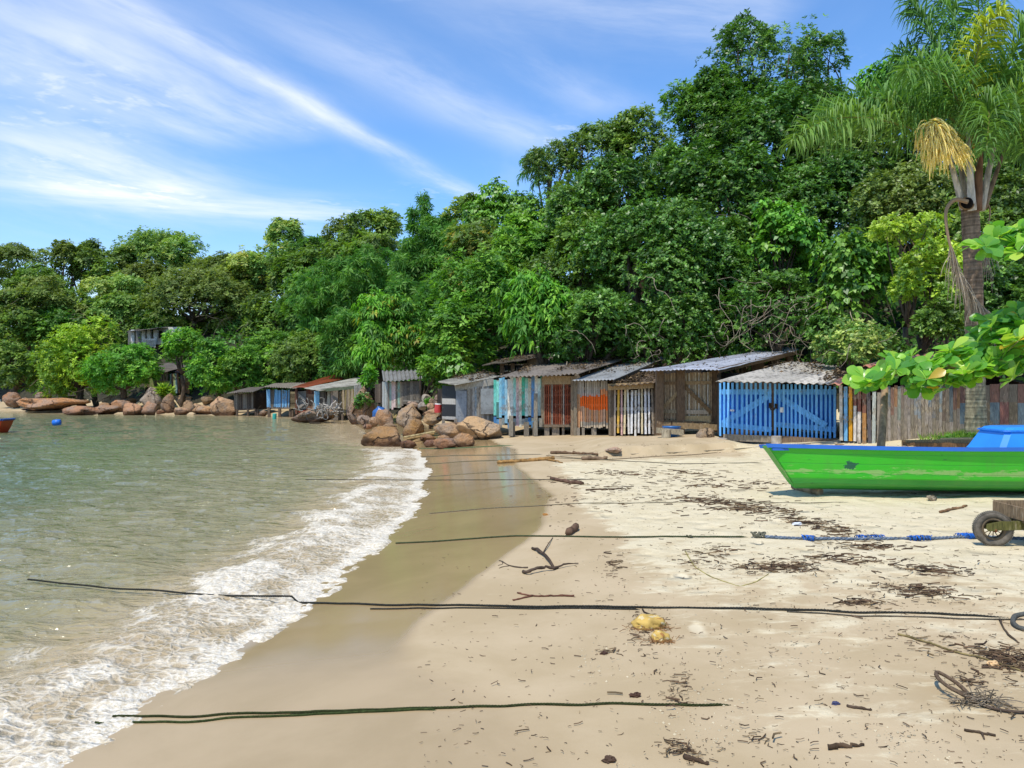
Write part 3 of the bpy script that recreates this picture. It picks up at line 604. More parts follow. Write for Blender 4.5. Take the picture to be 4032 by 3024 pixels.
bar(t,'paper_tag',C4,(1383,672,18.95),(1383,716,18.95),.09,'d8dce0',.05,.004); bar(t,'paper_tag',C4,(952,690,19.2),(952,706,19.2),.11,'d0d8e0',.05,.004)
bar(t,'beam',C4,(878,932,19.2),(1330,950,18.9),.17,'8f8474',.03); bar(t,'beam',C4,(1370,952,18.9),(1875,985,18.5),.2,'7d6a58',.03)
for x,y0,y1,Y in ((872,940,1025,19.1),(1343,922,1045,18.75),(1893,1000,1060,18.4)): post(t,C4,x,y0,y1,Y,.25,'b5aa9c',rnd=True,m='concrete',name='stilt')
shell(t,C4,(836,450,930,19.6),(1870,485,950,18.9),3.2,roofdrop=.35)
roof(t,C4,(818,440,18.5),(1840,472,18.),(2140,340,22.5),(1480,275,23.),'c6beb0','sheet',.177,.02,seed=12)
roof(t,C4,(1700,472,18.25),(2060,440,17.6),(2200,330,21.5),(1900,330,22.),'857256','sheet',.15,.012,seed=13,name='roof_patch')
# multicolour picket hut
t=hut('picket_hut','narrow hut of multicolour pickets with one ochre board, right of the blue hut',C5,360,1460,17.3)
mc=['c9c2b4','6fa8d0','d89a28','c8b4a8','c0b0a4','a8744c','5c5658','b0b4ac','8f8578']
def mcs(i,f,rg):
    c0=mc[i%9]; a=rg.uniform(.55,.75)
    if i in(3,4): return [(0,a,'d0c6bc'),(a,1,'8a5648')]
    if i==5: return [(0,.6,'b0804c'),(.6,1,'7d5544')]
    return [(0,a,c0),(a,1,c0)]
planks(t,'front_wall',C5,(138,826,1352,17.8),(560,870,1480,17.),9,mc,.3,m='paint',segs=mcs,seed=3,jit=.05,tilt=.02)
bar(t,'rail',C5,(135,905,17.9),(560,945,17.1),.1,'b0a898',-.03); bar(t,'rail',C5,(135,1130,17.9),(560,1195,17.1),.1,'a89e90',-.03); bar(t,'brace',C5,(390,1330,17.35),(470,1180,17.15),.1,'9a8f80',-.055)
for x in (145,400): post(t,C5,x,1400,1475,17.5,.2,'a08462',rnd=True,m='bark',name='stilt')
shell(t,C5,(138,835,1352,18.),(560,850,1440,17.2),2.6,roofdrop=.3)
roof(t,C5,(60,795,17.2),(600,760,16.9),(700,660,20.5),(240,690,21),'d89478','sheet',.2,.03,seed=14)
# long board wall hut
t=hut('board_hut','long hut of narrow upright boards in faded blue, grey and rust behind the palm',C5,980,1440,17)
_g=lambda s:tuple(np.array(h(s))*.6+np.array(h('8a7f72'))*.4)
lb=['6f665c','4c6878','7d4c3c','a8703c','8a9890','7a6a60','857a74','8f8684','807874','7f8c98','90a0b0','988c88','a09690','4f88b0','6c7480','5a5650','86a0b0','5c4a40']
def lbs(i,f,rg):
    a=rg.uniform(.3,.7); return [(0,a,['8f8478','9a9088','847a6c'][i%3]),(a,1,_g(lb[i%len(lb)]))]
planks(t,'front_wall',C5,(590,820,1400,17.2),(1350,800,1400,17.),22,lb,.07,m='paint',segs=lbs,seed=6,jit=.03,tilt=.01)
def lbw(i,f,rg): return [(0,.35,['8a8278','7d7068'][i%2]),(.35,.7,['6c7a80','8a6058','7a6c58'][i%3]),(.7,1,_g(['7d4438','6e5a4c','5c5446'][i%3]))]
planks(t,'front_wall',C5,(1345,800,1400,17.),(2120,790,1420,16.9),8,lb,.035,m='paint',segs=lbw,seed=2,jit=.03)
for x in (600,800,1130): post(t,C5,x,1390,1460,17.1,.14,'6a5c4e',name='stilt')
shell(t,C5,(600,830,1400,17.3),(2110,800,1400,17.1),2.6,roofdrop=.4)
roof(t,C5,(372,612,17.0),(2250,560,16.5),(2300,470,20.5),(760,515,21),'d08c70','sheet',.2,.03,seed=15)
# shed behind with small windows
t=thing('shed','plastered shed with a row of small windows behind the teal hut roof','shed',wpt(C3,1000,330,32.5))
A=wpt(C3,700,330,33); Bq=wpt(C3,1500,330,31.5)
planks(t,'wall',C3,(700,250,340,32.8),(945,245,340,32.4),2,['4c4238'],.0,m='wood',jit=0); planks(t,'wall',C3,(945,150,330,32.4),(1490,60,330,31.6),1,['7d7264'],.0,m='wood',jit=0,th=.15)
for i,x in enumerate((758,812,862,908)):
    f=planks(t,'window',C3,(x-22,190,248,32.5),(x+22,188,246,32.4),1,['20262a'],.0,m='fresh',jit=0,off=.04)
    for a,b in (((x-22,190),(x-22,248)),((x+22,188),(x+22,246)),((x,190),(x,247)),((x-22,190),(x+22,188)),((x-22,248),(x+22,246))): bar(f,'frame',C3,(*a,32.5),(*b,32.4),.05,'b8b4ac',.07)
for x in (722,815,925): post(t,C3,x,180,330,32.4,.16,'6c5c4a',off=.1)
roof(t,C3,(548,196,31.8),(920,150,31.6),(1500,30,34),(980,60,38),'5f584c','sheet',.177,.022,seed=16)
# shack on the left shore
t=thing('shack','tumbledown shack with pale green panels among the bushes on the far left shore','shack',wpt(C1,1450,790,57))
planks(t,'front_wall',C1,(1260,590,720,57.6),(1370,590,720,57.3),5,['8fa05c','6a6048','7a8a54'],.04,m='paint',seed=2)
planks(t,'front_wall',C1,(1370,660,735,57.2),(1480,660,740,57),5,['94aa60','a8b870','7a6a54'],.05,m='paint',seed=4)
for x in (1378,1405,1430,1455): post(t,C1,x,588,665,57.1,.14,'8f8880')
planks(t,'front_wall',C1,(1480,598,770,56.9),(1545,600,770,56.7),4,['8fb0b4','6c5a4c','a0b480','8aa8b0'],.05,m='paint',seed=5)
planks(t,'lean_to_wall',C1,(1545,598,768,56.6),(1650,600,775,56.2),6,['8a6a50','6e5440','a08a70','b0a490','7a5c44'],.06,seed=6,tilt=.15)
shell(t,C1,(1260,585,735,57.8),(1640,600,770,57),2.5,'2a241e',roofdrop=.4)
roof(t,C1,(1255,545,56.6),(1440,588,56.2),(1640,530,58.5),(1480,505,61),'6c645a','sheet',.3,.02,seed=3); roof(t,C1,(1515,585,55.9),(1645,600,55.8),(1650,565,58),(1560,560,58.3),'8a5040','tin',.2,.02,seed=4,name='lean_to_roof')
# house on the hill
t=thing('hillside_house','white plastered house with a pillared veranda on the wooded hillside','house',wpt(C1,1380,360,66))
planks(t,'wall',C1,(1120,225,345,67.5),(1310,212,345,66.8),1,['6a6a66'],.0,m='fresh',jit=0,th=.12); planks(t,'wall',C1,(1310,205,345,66.8),(1362,200,345,66.6),1,['d8d8d4'],.0,m='fresh',jit=0,th=.12)
planks(t,'wall',C1,(1362,200,345,66.2),(1580,190,345,65.8),1,['dcdcd6'],.0,m='fresh',jit=0,th=.14)
f=planks(t,'window',C1,(1368,228,292,66.05),(1418,226,290,65.95),1,['23272a'],.0,m='fresh',jit=0,off=.08)
for a,b in (((1368,228),(1368,292)),((1393,227),(1393,291)),((1418,226),(1418,290))): bar(f,'frame',C1,(*a,66.0),(*b,66.),.1,'5a5650',.12)
planks(t,'door',C1,(1312,225,310,66.6),(1328,224,310,66.5),1,['6b3a34'],.0,m='fresh',jit=0,off=.09)
for x in (1162,1255,1302,1358): post(t,C1,x,218,345,65.4,.3,'c4c2bc',m='concrete')
planks(t,'railing',C1,(1250,305,360,65.),(1358,305,375,64.6),12,['b8b4aa'],.5,seed=2); bar(t,'handrail',C1,(1245,304,65),(1360,304,64.6),.16,'c0bcb4',.04)
roof(t,C1,(1100,236,64.4),(1375,203,63.8),(1600,192,69.5),(1300,186,72),'55504a','sheet',.35,.02,seed=5)
# =====================================================  TREES AND PLANTS
def leaf_quads(P,D,N,L,W,droop=0.,fold=.12):
    S=unit(np.cross(D,N)); L=L[:,None]; W=W[:,None]
    mid=P+D*L*.5
    tip=P+D*L+np.array([0,0,-1.])*L*droop
    up=N*W*fold*-1.
    V=np.stack([P,mid+S*W*.5-up,tip,mid-S*W*.5-up],1).reshape(-1,3)
    q=np.arange(len(P)*4).reshape(-1,4); return V,q
def rosettes(P,A,K,L,W,rg,spread=.9,droop=.25,Lj=.3):
    """K leaves round each twig end P with axis A"""
    n=len(P); ref=unit(rg.normal(size=(n,3))); T=unit(np.cross(A,ref)); B=np.cross(A,T)
    th=(np.arange(K)[None,:]*2.4+rg.uniform(0,6.28,(n,1))+rg.uniform(-.3,.3,(n,K)))[...,None]
    rad=np.cos(th)*T[:,None,:]+np.sin(th)*B[:,None,:]
    el=rg.uniform(.15,1.1,(n,K,1))*(1/ max(spread,.1))*.8
    D=unit(rad+A[:,None,:]*el-np.array([0,0,droop])*rg.uniform(.3,1.3,(n,K,1)))
    N=unit(A[:,None,:]-D*np.sum(A[:,None,:]*D,-1,keepdims=True)+rg.normal(size=(n,K,3))*.26)
    LL=L*rg.uniform(1-Lj,1+Lj,(n,K)); WW=W*LL/L*rg.uniform(.8,1.2,(n,K))
    Pp=P[:,None,:]+A[:,None,:]*rg.uniform(-.6,.15,(n,K,1))*L+rad*L*.05
    return Pp.reshape(-1,3),D.reshape(-1,3),N.reshape(-1,3),LL.ravel(),WW.ravel()
def palette(names): return np.array([h(c) for c in names])
GREEN=np.array([1.7,1.56,1.3])
PAL={'dark':palette(['395e22','476f29','2e4e1c','567c36']),'mid':palette(['4a6a27','577430','40592a','66803a']),
'olive':palette(['566b2e','4a5f2a','64783a','5a6a34']),'bright':palette(['487c26','55882a','3e6c26','689434']),
'yel':palette(['6f8e2c','7f9c32','5c7f2a','8ca63c']),'bamboo':palette(['4a7a2a','587f32','406e28','648c3a']),
'vine':palette(['456f26','54802c','3c6424','628a34']),'pale':palette(['5d7f3c','6f8c48','4f7234','8a9c58'])}
def crown_mesh(name,C,r,rg,pal,L,W,K,cover,mt,parent,nl,droop,spread,hang=0.,flat=1.,gap=.0,yellow=0.,low=.33):
    C=np.array(C); r=np.array(r)
    d=unit(rg.normal(size=(nl*3,3))); d=d[d[:,2]>-.75][:nl]; nl=len(d)
    lc=C+d*r*rg.uniform(.42,.72,(nl,1)); lr=rg.uniform(.26,.5,nl)
    lc[0]=C; lr[0]=.6
    area=math.pi*r[0]*r[2]*1.25; n=int(cover*area/(K*L*W*.42)); n=max(60,min(n,6500))
    w=lr**2; w[0]*=.5
    li=rg.choice(nl,n*2,p=w/w.sum()); u=unit(rg.normal(size=(n*2,3))); out=unit((lc[li]-C)/r+1e-3)
    keep=((np.sum(u*out,1)>-.35)|(li==0))&(u[:,2]>-.8)&(rg.random(n*2)<np.where(u[:,2]<-.15,low,1.)); li=li[keep][:n]; u=u[keep][:n]
    # ragged clumps: pull twigs in or out by a low frequency noise over the lobe
    k=u*2.9+li[:,None]*3.1; bumps=np.array([mnoise.noise(Vector(q)) for q in k])
    sc=r*np.array([1,1,flat]); R_=(1+.5*bumps)[:,None]*rg.uniform(.78,1.06,(len(u),1))
    if gap: 
        m=bumps>-gap; u=u[m];li=li[m];R_=R_[m];bumps=bumps[m]
    P=lc[li]+u*lr[li][:,None]*sc*R_
    if hang: P[:,2]-=hang*r[2]*np.maximum(0,rg.random(len(P))-.45)*1.5
    A=unit(u*.7+np.array([-.08,-.12,.75])+rg.normal(size=u.shape)*.28)
    Pp,D,N,LL,WW=rosettes(P,A,K,L,W,rg,spread,droop)
    V,q=leaf_quads(Pp,D,N,LL,WW,droop*.4)
    lobe=rg.uniform(.82,1.15,nl)[li]; pc=pal[(rg.integers(0,len(pal),nl)[li]+(rg.random(len(li))<.3))%len(pal)]
    tw=pc*GREEN*(lobe*rg.uniform(.85,1.15,len(li)))[:,None]
    if yellow: 
        m=rg.random(len(li))<yellow; tw[m]=tw[m]*.4+np.array(h('b89a3c'))*.6
    cols=np.repeat(tw,K,axis=0)*rg.uniform(.8,1.22,(len(Pp),1))
    np_mesh(name,V,q,cols,M[mt],parent); return lc
KIND={ # leaf length, width, leaves per twig, cover, droop, spread, material
'glossy':(.21,.095,7,4.6,.15,1.0,'glossy'),'small':(.13,.065,7,4.4,.1,1.,'glossy'),'soft':(.24,.10,7,4.6,.12,1.3,'soft'),'far':(.36,.16,6,4.6,.2,1.1,'soft'),
'vine':(.20,.16,5,4.4,.7,1.2,'glossy'),'comp':(.38,.12,8,4.6,.85,1.2,'soft'),'spike':(.5,.09,9,3.,.1,.7,'soft')}
def tree(cx,cy,hw,hh,Y,label,kind='glossy',pal='dark',nl=16,name='tree',cat='tree',group='trees on the wooded hill',seed=0,gap=0.,flat=1.,hang=0.,cover=1.,trunk=True,deep=.8,bare=0,yellow=0.,px=1.8228,ls=1.,grow=None):
    grow=(1. if cat=='tree' else 0.) if grow is None else grow
    cy+=hh*.32*grow; hw*=1+.16*grow; hh*=1+.36*grow
    x,y=cx*px,cy*px; hw*=px; hh*=px
    C=at(x,y,Y); r=(hw/F*Y,hw/F*Y*deep,hh/F*Y); gzv=g1(C[0],C[1]); rg=np.random.default_rng(500+seed+int(cx)*3+int(cy))
    base=np.array([C[0]+rg.uniform(-.2,.2)*r[0],C[1]+rg.uniform(0,.3)*r[1],gzv])
    if C[2]-r[2]<gzv-.3 and not trunk: pass
    t=thing(name,label,cat,base,group)
    L,W,K,cov,dr,sp,mt=KIND[kind]; L*=ls;W*=ls
    lc=crown_mesh('crown' if cat=='tree' else 'foliage',C,r,rg,PAL[pal],L,W,K,cov*cover,mt,t,nl,dr,sp,hang,flat,gap,yellow,.33 if grow>.9 else .9)
    mb=MB(); bc=np.array(h('5a4d40'))*rg.uniform(.8,1.3); R0=max(.05,min(.32,.085*max(r[0],r[2])))
    H=C[2]-gzv; root=base-[0,0,.3]
    if H>.4:
        fork=root+(C-root)*.55+rg.normal(size=3)*[.25,.25,0]
        s=np.linspace(0,1,7)[:,None]; mb.tube(root*(1-s)+fork*s+np.sin(s*5+seed)*.08*H*.3,np.linspace(R0*1.25,R0*.8,7),bc,8)
    else: fork=root; 
    for k in range(1,min(len(lc),9)):
        s=np.linspace(0,1,6)[:,None]; e=lc[k]; m=(fork+e)/2+rg.normal(size=3)*.16*np.linalg.norm(e-fork)
        mb.tube((1-s)**2*fork+2*s*(1-s)*m+s*s*e,np.linspace(R0*.55,R0*.1,6),bc,6)
    mt_=mb; mb=MB()
    for k in range(bare):                              # bare looping twigs and lianas
        p=C+unit(rg.normal(size=3))*np.array(r)*[.95,.5,.95]; p[1]=C[1]-r[1]*rg.uniform(.75,1.1); p[2]=C[2]-r[2]*rg.uniform(-.1,1.15)
        pts=[p]; dd=unit(rg.normal(size=3)*[1,.4,.8]); 
        for j in range(9): dd=unit(dd+rg.normal(size=3)*[.45,.2,.45]+np.array([0,0,-.12])); p=p+dd*rg.uniform(.12,.24)*r[0]*.5; pts.append(p)
        mb.tube(pts,np.linspace(.014,.006,10),np.array(h('9a8c76'))*rg.uniform(.7,1.2),5)
    if bare: tag(mb.build('dead_twigs',M['bark'],t,True),kind='stuff')
    mt_.build('trunk' if cat=='tree' else 'stem',M['bark'],t,True)
    return t
# ---- right hand wood, near
T=lambda *a,**k: tree(*a,**k)
T(1665,150,140,105,40,'tallest dark tree with an open crown against the sky at the hilltop','glossy','dark',20,gap=.06,cover=.62,seed=1,hang=.1)
T(1615,70,60,45,40.5,'tuft of dark foliage that peaks highest of all the trees','glossy','dark',9,cover=.6,seed=2)
T(1770,110,55,45,39.5,'small open spray of dark leaves right of the tallest crown','glossy','dark',9,cover=.6,gap=.1,seed=3)
T(1530,240,80,95,38.5,'dark tree on the skyline just left of the tallest tree','glossy','dark',15,seed=4)
T(1650,300,150,120,37,'broad dark tree directly below the tallest crown','glossy','dark',18,seed=5,bare=4)
T(1390,300,70,75,39,'tree with bare lianas on the skyline above the big bay tree','glossy','mid',14,seed=6,bare=8)
T(1290,310,75,60,39.5,'skyline tree with tufted top right of the distant palm','glossy','mid',14,seed=7,gap=.05)
T(1200,345,60,60,40,'leftmost skyline tree of the dark wood beside the distant palm','small','mid',12,seed=8,gap=.1,cover=.8)
T(1330,420,120,90,35,'dark domed tree in the middle of the slope above the orange hut','glossy','dark',18,seed=9)
T(1180,470,100,80,38,'tree smothered in creepers on the ridge left of the dark domed tree','vine','vine',16,seed=10,hang=.4)
T(1075,460,70,60,43,'creeper topped tree where the dark wood meets the bamboo','vine','vine',12,seed=11,hang=.3)
T(1240,560,110,100,33,'shaded tree behind the bright green drooping tree','glossy','mid',16,seed=12)
T(1410,560,170,130,30,'wide bay tree with shining leaves above the picket hut','small','dark',24,seed=13,bare=6,ls=1.2)
T(1290,700,110,80,28.5,'low dark tree overhanging the teal hut roof','small','dark',16,seed=14,bare=5,ls=1.15)
T(1440,700,100,75,28,'low glossy tree leaning over the roof of the picket hut','small','dark',14,seed=15,bare=12,cover=.75)
T(1150,650,72,92,28.6,'bright green tree with drooping feathered leaves above the old shed','comp','bright',16,seed=16,hang=.25,ls=.75)
T(1035,640,105,110,35,'mid green tree between the drooping bright tree and the yellow tipped tree','soft','vine',20,seed=17)
T(1030,560,100,80,41,'tree with pale new shoots on the slope right of the bamboo','soft','mid',16,seed=18,yellow=.12)
T(985,720,70,70,33,'dense leafy tree behind the rough bush on the boulders','soft','vine',14,seed=19)
T(850,705,78,75,40,'tree with orange tinged new leaves behind the pink plank hut','comp','bright',18,seed=20,yellow=.08,ls=.8)
T(800,745,50,50,39,'lower limb crown of bright leaves just left of the pink plank hut roof','comp','bright',10,seed=21,ls=.8)
T(1680,500,85,75,29,'leafy creeper mass with big bright leaves hanging above the metal roof','vine','bright',14,seed=22,hang=.5)
T(1780,430,120,95,32,'dark tree right of the big leaved creeper','small','dark',18,seed=23,bare=5,ls=1.15)
T(1560,430,110,100,33,'deep green tree left of the big leaved creeper','glossy','dark',16,seed=24,bare=4)
T(1540,600,90,95,29.5,'shadowy tree hung with dead branches behind the metal roof','small','dark',14,seed=25,bare=22,cover=.75,ls=1.15)
T(1680,640,110,75,28,'tangle of dead twigs and thin leaves behind the metal roof','small','dark',12,seed=26,bare=40,cover=.5,ls=1.1)
T(1840,570,90,80,27,'creeper covered tree left of the yellow green shrub','vine','vine',14,seed=27,hang=.4,bare=5)
T(1880,300,110,100,34,'tree behind the long left frond of the palm','glossy','mid',16,seed=28)
T(1935,180,70,60,36,'creeper topped tree on the skyline left of the palm','vine','bright',12,seed=29,hang=.2,cover=.8)
T(2010,190,80,75,36.5,'leafy tree on the skyline directly behind the palm crown','vine','vine',12,seed=30)
T(2140,240,110,110,33,'tree behind the right hand palm fronds','glossy','mid',16,seed=31)
T(1970,450,95,110,28,'dull green tree behind the yellow flower cluster of the palm','small','olive',16,seed=32,ls=1.2)
T(2150,450,100,110,26,'dark tree behind the right side of the palm trunk','small','mid',16,seed=33,ls=1.15)
T(2160,640,90,110,23.5,'shaded tree right of the palm trunk','small','dark',16,seed=34,ls=1.1)
T(2240,330,110,200,27,'dark tree at the right edge behind the palm fronds','glossy','dark',16,seed=35)
T(2010,610,88,85,22,'yellow green shrub left of the palm trunk','small','yel',14,seed=36,name='shrub',cat='shrub',group='shrubs behind the huts',trunk=True)
T(1950,500,85,45,23,'upper spray of yellow green leaves beside the dead palm frond','small','yel',10,seed=37,name='shrub',cat='shrub',group='shrubs behind the huts',cover=.8)
T(2035,690,60,60,21.5,'green shrub behind the large paddle leaves','small','mid',12,seed=38,name='shrub',cat='shrub',group='shrubs behind the huts')
T(1845,742,88,62,21.3,'round shrub with glittering small leaves over the blue hut roof','small','pale',18,seed=39,name='shrub',cat='shrub',group='shrubs behind the huts',bare=6,ls=.9)
T(1775,715,50,40,23,'dark low shrub at the end of the metal roof','small','dark',9,seed=40,name='shrub',cat='shrub',group='shrubs behind the huts')
T(1930,760,60,45,22.5,'dark undergrowth shrub right of the glittering shrub','small','dark',9,seed=41,name='shrub',cat='shrub',group='shrubs behind the huts')
T(1600,770,80,30,29,'shaded shrub along the back edge of the metal roof','small','dark',9,seed=42,name='shrub',cat='shrub',group='shrubs behind the huts')
T(1340,760,70,22,30,'thin dark shrub behind the old shed roof','small','dark',8,seed=43,name='shrub',cat='shrub',group='shrubs behind the huts',cover=.6)
T(935,805,38,48,30.5,'leafy bush growing on the boulders left of the black and white hut','soft','vine',10,seed=44,name='bush',cat='bush',group='bushes by the boulders')
T(985,790,42,26,29,'low creeper over the boulders under the shed eave','vine','vine',8,seed=45,name='bush',cat='bush',group='bushes by the boulders')
T(800,815,24,25,37.5,'small bright bush beside the tall wedge boulder','soft','bright',7,seed=46,name='bush',cat='bush',group='bushes by the boulders')
T(790,865,22,30,36.8,'thin dark bush growing up the side of the wedge boulder','small','dark',7,seed=47,name='bush',cat='bush',group='bushes by the boulders',cover=.4)
T(930,872,9,9,29.6,'tiny bright plant on the grey round stone','spike','bright',4,seed=48,name='plant',cat='plant',group='small plants on the rocks',trunk=False,ls=.4)
T(1255,430,80,70,37,'small domed tree filling the dip right of the distant palm','glossy','mid',14,seed=90)
T(1450,380,90,80,36,'dark tree between the liana tree and the broad central trees','glossy','dark',14,seed=91)
T(1600,230,90,80,39,'dense dark tree under the highest tuft','glossy','dark',14,seed=92)
T(1730,230,90,80,38.5,'dark tree under the open spray on the skyline','glossy','dark',14,seed=93)
T(1800,330,90,90,35,'mid green tree behind the tip of the longest palm frond','glossy','mid',14,seed=94)
T(1140,540,80,70,37,'leafy tree below the creeper covered ridge tree','soft','vine',14,seed=95)
T(1500,510,90,80,31.5,'dark tree left of the big leaved creeper mass and above the dead branches','small','dark',14,seed=96,ls=1.2)
T(1100,560,70,60,38.5,'mid green tree right of the one with pale new shoots','glossy','mid',12,seed=97)
T(2040,420,110,110,33,'dense tree directly behind the palm trunk top','glossy','mid',16,seed=110)
T(1900,400,90,90,36,'dense tree behind the dull green tree','glossy','mid',14,seed=111)
T(1290,470,90,90,40,'dense tree in the shade behind the dark domed tree','glossy','mid',14,seed=112)
T(1530,360,90,90,41,'dense tree behind the left shoulder of the tall wood','glossy','mid',14,seed=113)
# ---- middle and left
T(95,640,80,60,76,'dull tree behind the wide layered tree','far','mid',14,seed=100)
T(300,610,80,60,79,'tree filling the slope under the highest dome on the left','far','olive',14,seed=101)
T(520,580,70,50,75,'tree filling the skyline dip left of the rounded dome','far','olive',12,seed=102)
T(650,590,70,60,68,'tree below the flat topped dark tree','far','mid',14,seed=103)
T(740,560,80,60,66,'tree behind the left bamboo clumps','far','mid',14,seed=104)
T(820,560,80,60,60,'tree behind the tallest bamboo clumps','far','mid',14,seed=105)
T(330,690,60,50,70,'shadowed tree just left of the big olive green tree','far','mid',12,seed=106)
T(190,680,70,60,74,'shadowed tree behind the tree with flat layers','far','mid',12,seed=107)
T(620,500,48,36,76,'rounded dome tree alone on the skyline of the left hill','far','pale',14,seed=50)
T(575,560,70,45,72,'pale tree under the rounded dome tree','far','pale',14,seed=51,yellow=.1)
T(690,530,60,30,72,'flat topped dark tree right of the rounded dome tree','far','dark',12,seed=52,flat=.5)
T(745,500,45,35,68,'feathery skyline tree left of the bamboo plumes','far','olive',12,seed=53,gap=.1)
T(810,490,55,40,64,'skyline tree right behind the feathery tree','far','mid',12,seed=54)
T(1000,470,45,45,52,'pale topped skyline tree right of the tall bamboo','far','pale',10,seed=55)
T(1030,445,30,28,50,'small dark skyline tree right of the pale topped one','far','mid',8,seed=56)
T(340,540,78,52,82,'broad domed tree, highest on the left hill','far','pale',18,seed=57)
T(240,565,55,45,80,'upright tree left of the broad domed tree','far','mid',12,seed=58)
T(185,560,35,45,81,'narrow dark tree on the left skyline','far','mid',9,seed=59)
T(140,560,36,42,80,'pointed tree on the left skyline next to the narrow dark one','far','olive',9,seed=60)
T(60,570,75,40,80,'low wide tree at the left end of the skyline','far','olive',12,seed=61)
T(450,585,70,50,77,'olive tree on the skyline right of the broad domed tree','far','olive',14,seed=62)
T(520,610,70,55,73,'olive tree on the slope behind the big olive tree','far','olive',14,seed=63)
T(430,650,130,82,68,'big spreading olive green tree above the hillside house','far','olive',26,seed=64,bare=10,ls=.9,grow=.25)
T(245,640,75,70,71,'tree with flat layers of leaves left of the big olive green tree','far','pale',16,seed=65,flat=.45,bare=4)
T(100,640,95,65,70,'wide layered tree on the upper left slope','far','olive',18,seed=66,flat=.6,bare=4)
T(20,690,80,70,68,'dark layered tree at the left edge','far','mid',16,seed=67,flat=.6,bare=5)
T(130,710,75,50,69,'shaded tree over the yellow green bush','far','dark',12,seed=68,bare=5)
T(600,690,70,70,62,'deep green tree right of the big olive green tree','far','mid',14,seed=69,bare=5)
T(35,800,65,65,59,'dense dark bush over the far left boulders','soft','mid',14,seed=70,ls=1.2,name='bush',cat='bush',group='bushes on the left shore')
T(165,785,76,86,55.5,'yellow green bushy tree nearest the water on the left shore','soft','yel',20,seed=71,ls=1.0,bare=5,grow=0.3)
T(215,725,55,35,56.5,'wispy yellow green top behind the yellow green bushy tree','soft','yel',9,seed=72,gap=.1,cover=.6)
T(270,800,82,72,54,'rounded lime green bushy tree left of the shack','soft','bright',20,seed=73,flat=.8,grow=0.)
T(396,745,50,42,55.5,'green bushy tree between the house and the shack','soft','bright',12,seed=74,grow=0.)
T(462,803,58,74,53,'bright green bushy tree right of the shack','soft','bright',18,seed=75,grow=0.)
T(520,800,50,55,53,'mid green bush behind the leftmost slat hut','soft','vine',12,seed=76,name='bush',cat='bush',group='bushes on the left shore')
T(585,770,65,60,55,'leafy tree behind the blue striped hut','soft','vine',16,seed=77)
T(660,765,70,55,53,'dark leafy tree behind the rusty roof','soft','mid',16,seed=78)
T(730,790,55,40,50,'dark shrubbery above the rusty roof','soft','dark',10,seed=79,name='bush',cat='bush',group='bushes on the left shore')
T(560,830,60,22,54,'low dark growth behind the striped hut roof','soft','dark',8,seed=80,name='bush',cat='bush',group='bushes on the left shore')
T(340,700,55,40,68,'shaded tree behind the hillside house','far','dark',10,seed=81)
T(690,650,80,70,60,'shaded tree behind the bamboo','far','dark',12,seed=82)
T(355,848,12,16,52,'spiky yellow green plant on the split boulder','spike','yel',6,seed=83,name='plant',cat='plant',group='small plants on the rocks',trunk=False)
# ---- bamboo
def bamboo(cx,cy0,cytop,spread,Y,n,label,seed):
    rg=np.random.default_rng(seed); B=at(cx*1.8228,cy0*1.8228,Y); B[2]=g1(B[0],B[1]); top=CAMZ+(HY-cytop*1.8228)/F*Y; H=top-B[2]; sp=spread*1.8228/F*Y
    t=thing('bamboo_clump',label,'bamboo',B,'bamboo clumps on the slope'); mb=MB(); PP=[];AA=[]
    for i in range(n):
        a=rg.uniform(0,6.28); rr=sp*rg.uniform(.15,1.); hgt=H*rg.uniform(.62,1.)*(1-.25*(rr/sp)**2)
        b=B+np.array([math.cos(a),math.sin(a),0])*.4; d=np.array([math.cos(a),math.sin(a)*.7,0])
        s=np.linspace(0,1,16)[:,None]; path=b+np.array([0,0,1.])*hgt*np.sin(s*1.75)/math.sin(1.57)+d*rr*s**2.2*1.3
        mb.tube(path,np.linspace(.05,.012,16),np.array(h('7d8a3a'))*rg.uniform(.7,1.2),5)
        m=90; q=rg.uniform(.22,1.,m); idx=q*15; i0=np.clip(idx.astype(int),0,14); f=(idx-i0)[:,None]; P=path[i0]*(1-f)+path[i0+1]*f
        br=unit(rg.normal(size=(m,3))*[1,1,.5])*rg.uniform(.1,.95,(m,1))*(1.25-q)[:,None]*1.2; PP.append(P+br+np.array([0,0,-.15])*rg.uniform(0,2,(m,1))); AA.append(unit(br+np.array([0,0,.1])+rg.normal(size=(m,3))*.2))
    P=np.vstack(PP);A=np.vstack(AA); Pp,D,N,LL,WW=rosettes(P,A,9,.42,.075,rg,.7,.5); V,q=leaf_quads(Pp,D,N,LL,WW,.2)
    pc=PAL['bamboo'][rg.integers(0,4,len(P))]*1.35*rg.uniform(.8,1.2,(len(P),1)); np_mesh('foliage',V,q,np.repeat(pc,9,0)*rg.uniform(.8,1.2,(len(Pp),1)),M['soft'],t); mb.build('culms',M['bark'],t,True)
bamboo(920,720,408,45,52,16,'tallest bamboo clump with two plumes on the skyline',1); bamboo(960,720,425,35,51,12,'bamboo clump just right of the tallest bamboo plumes',2)
bamboo(850,740,480,80,51,22,'wide bamboo clump below the tallest plumes',3); bamboo(765,760,520,90,53,22,'bamboo clump arching over the middle of the slope',4)
bamboo(680,770,575,75,55,18,'leftmost bamboo clump beside the deep green tree',5); bamboo(900,760,570,60,46,16,'low bamboo clump behind the yellow tipped tree',6); bamboo(760,780,640,70,48,18,'dark drooping bamboo above the rusty roof',7)
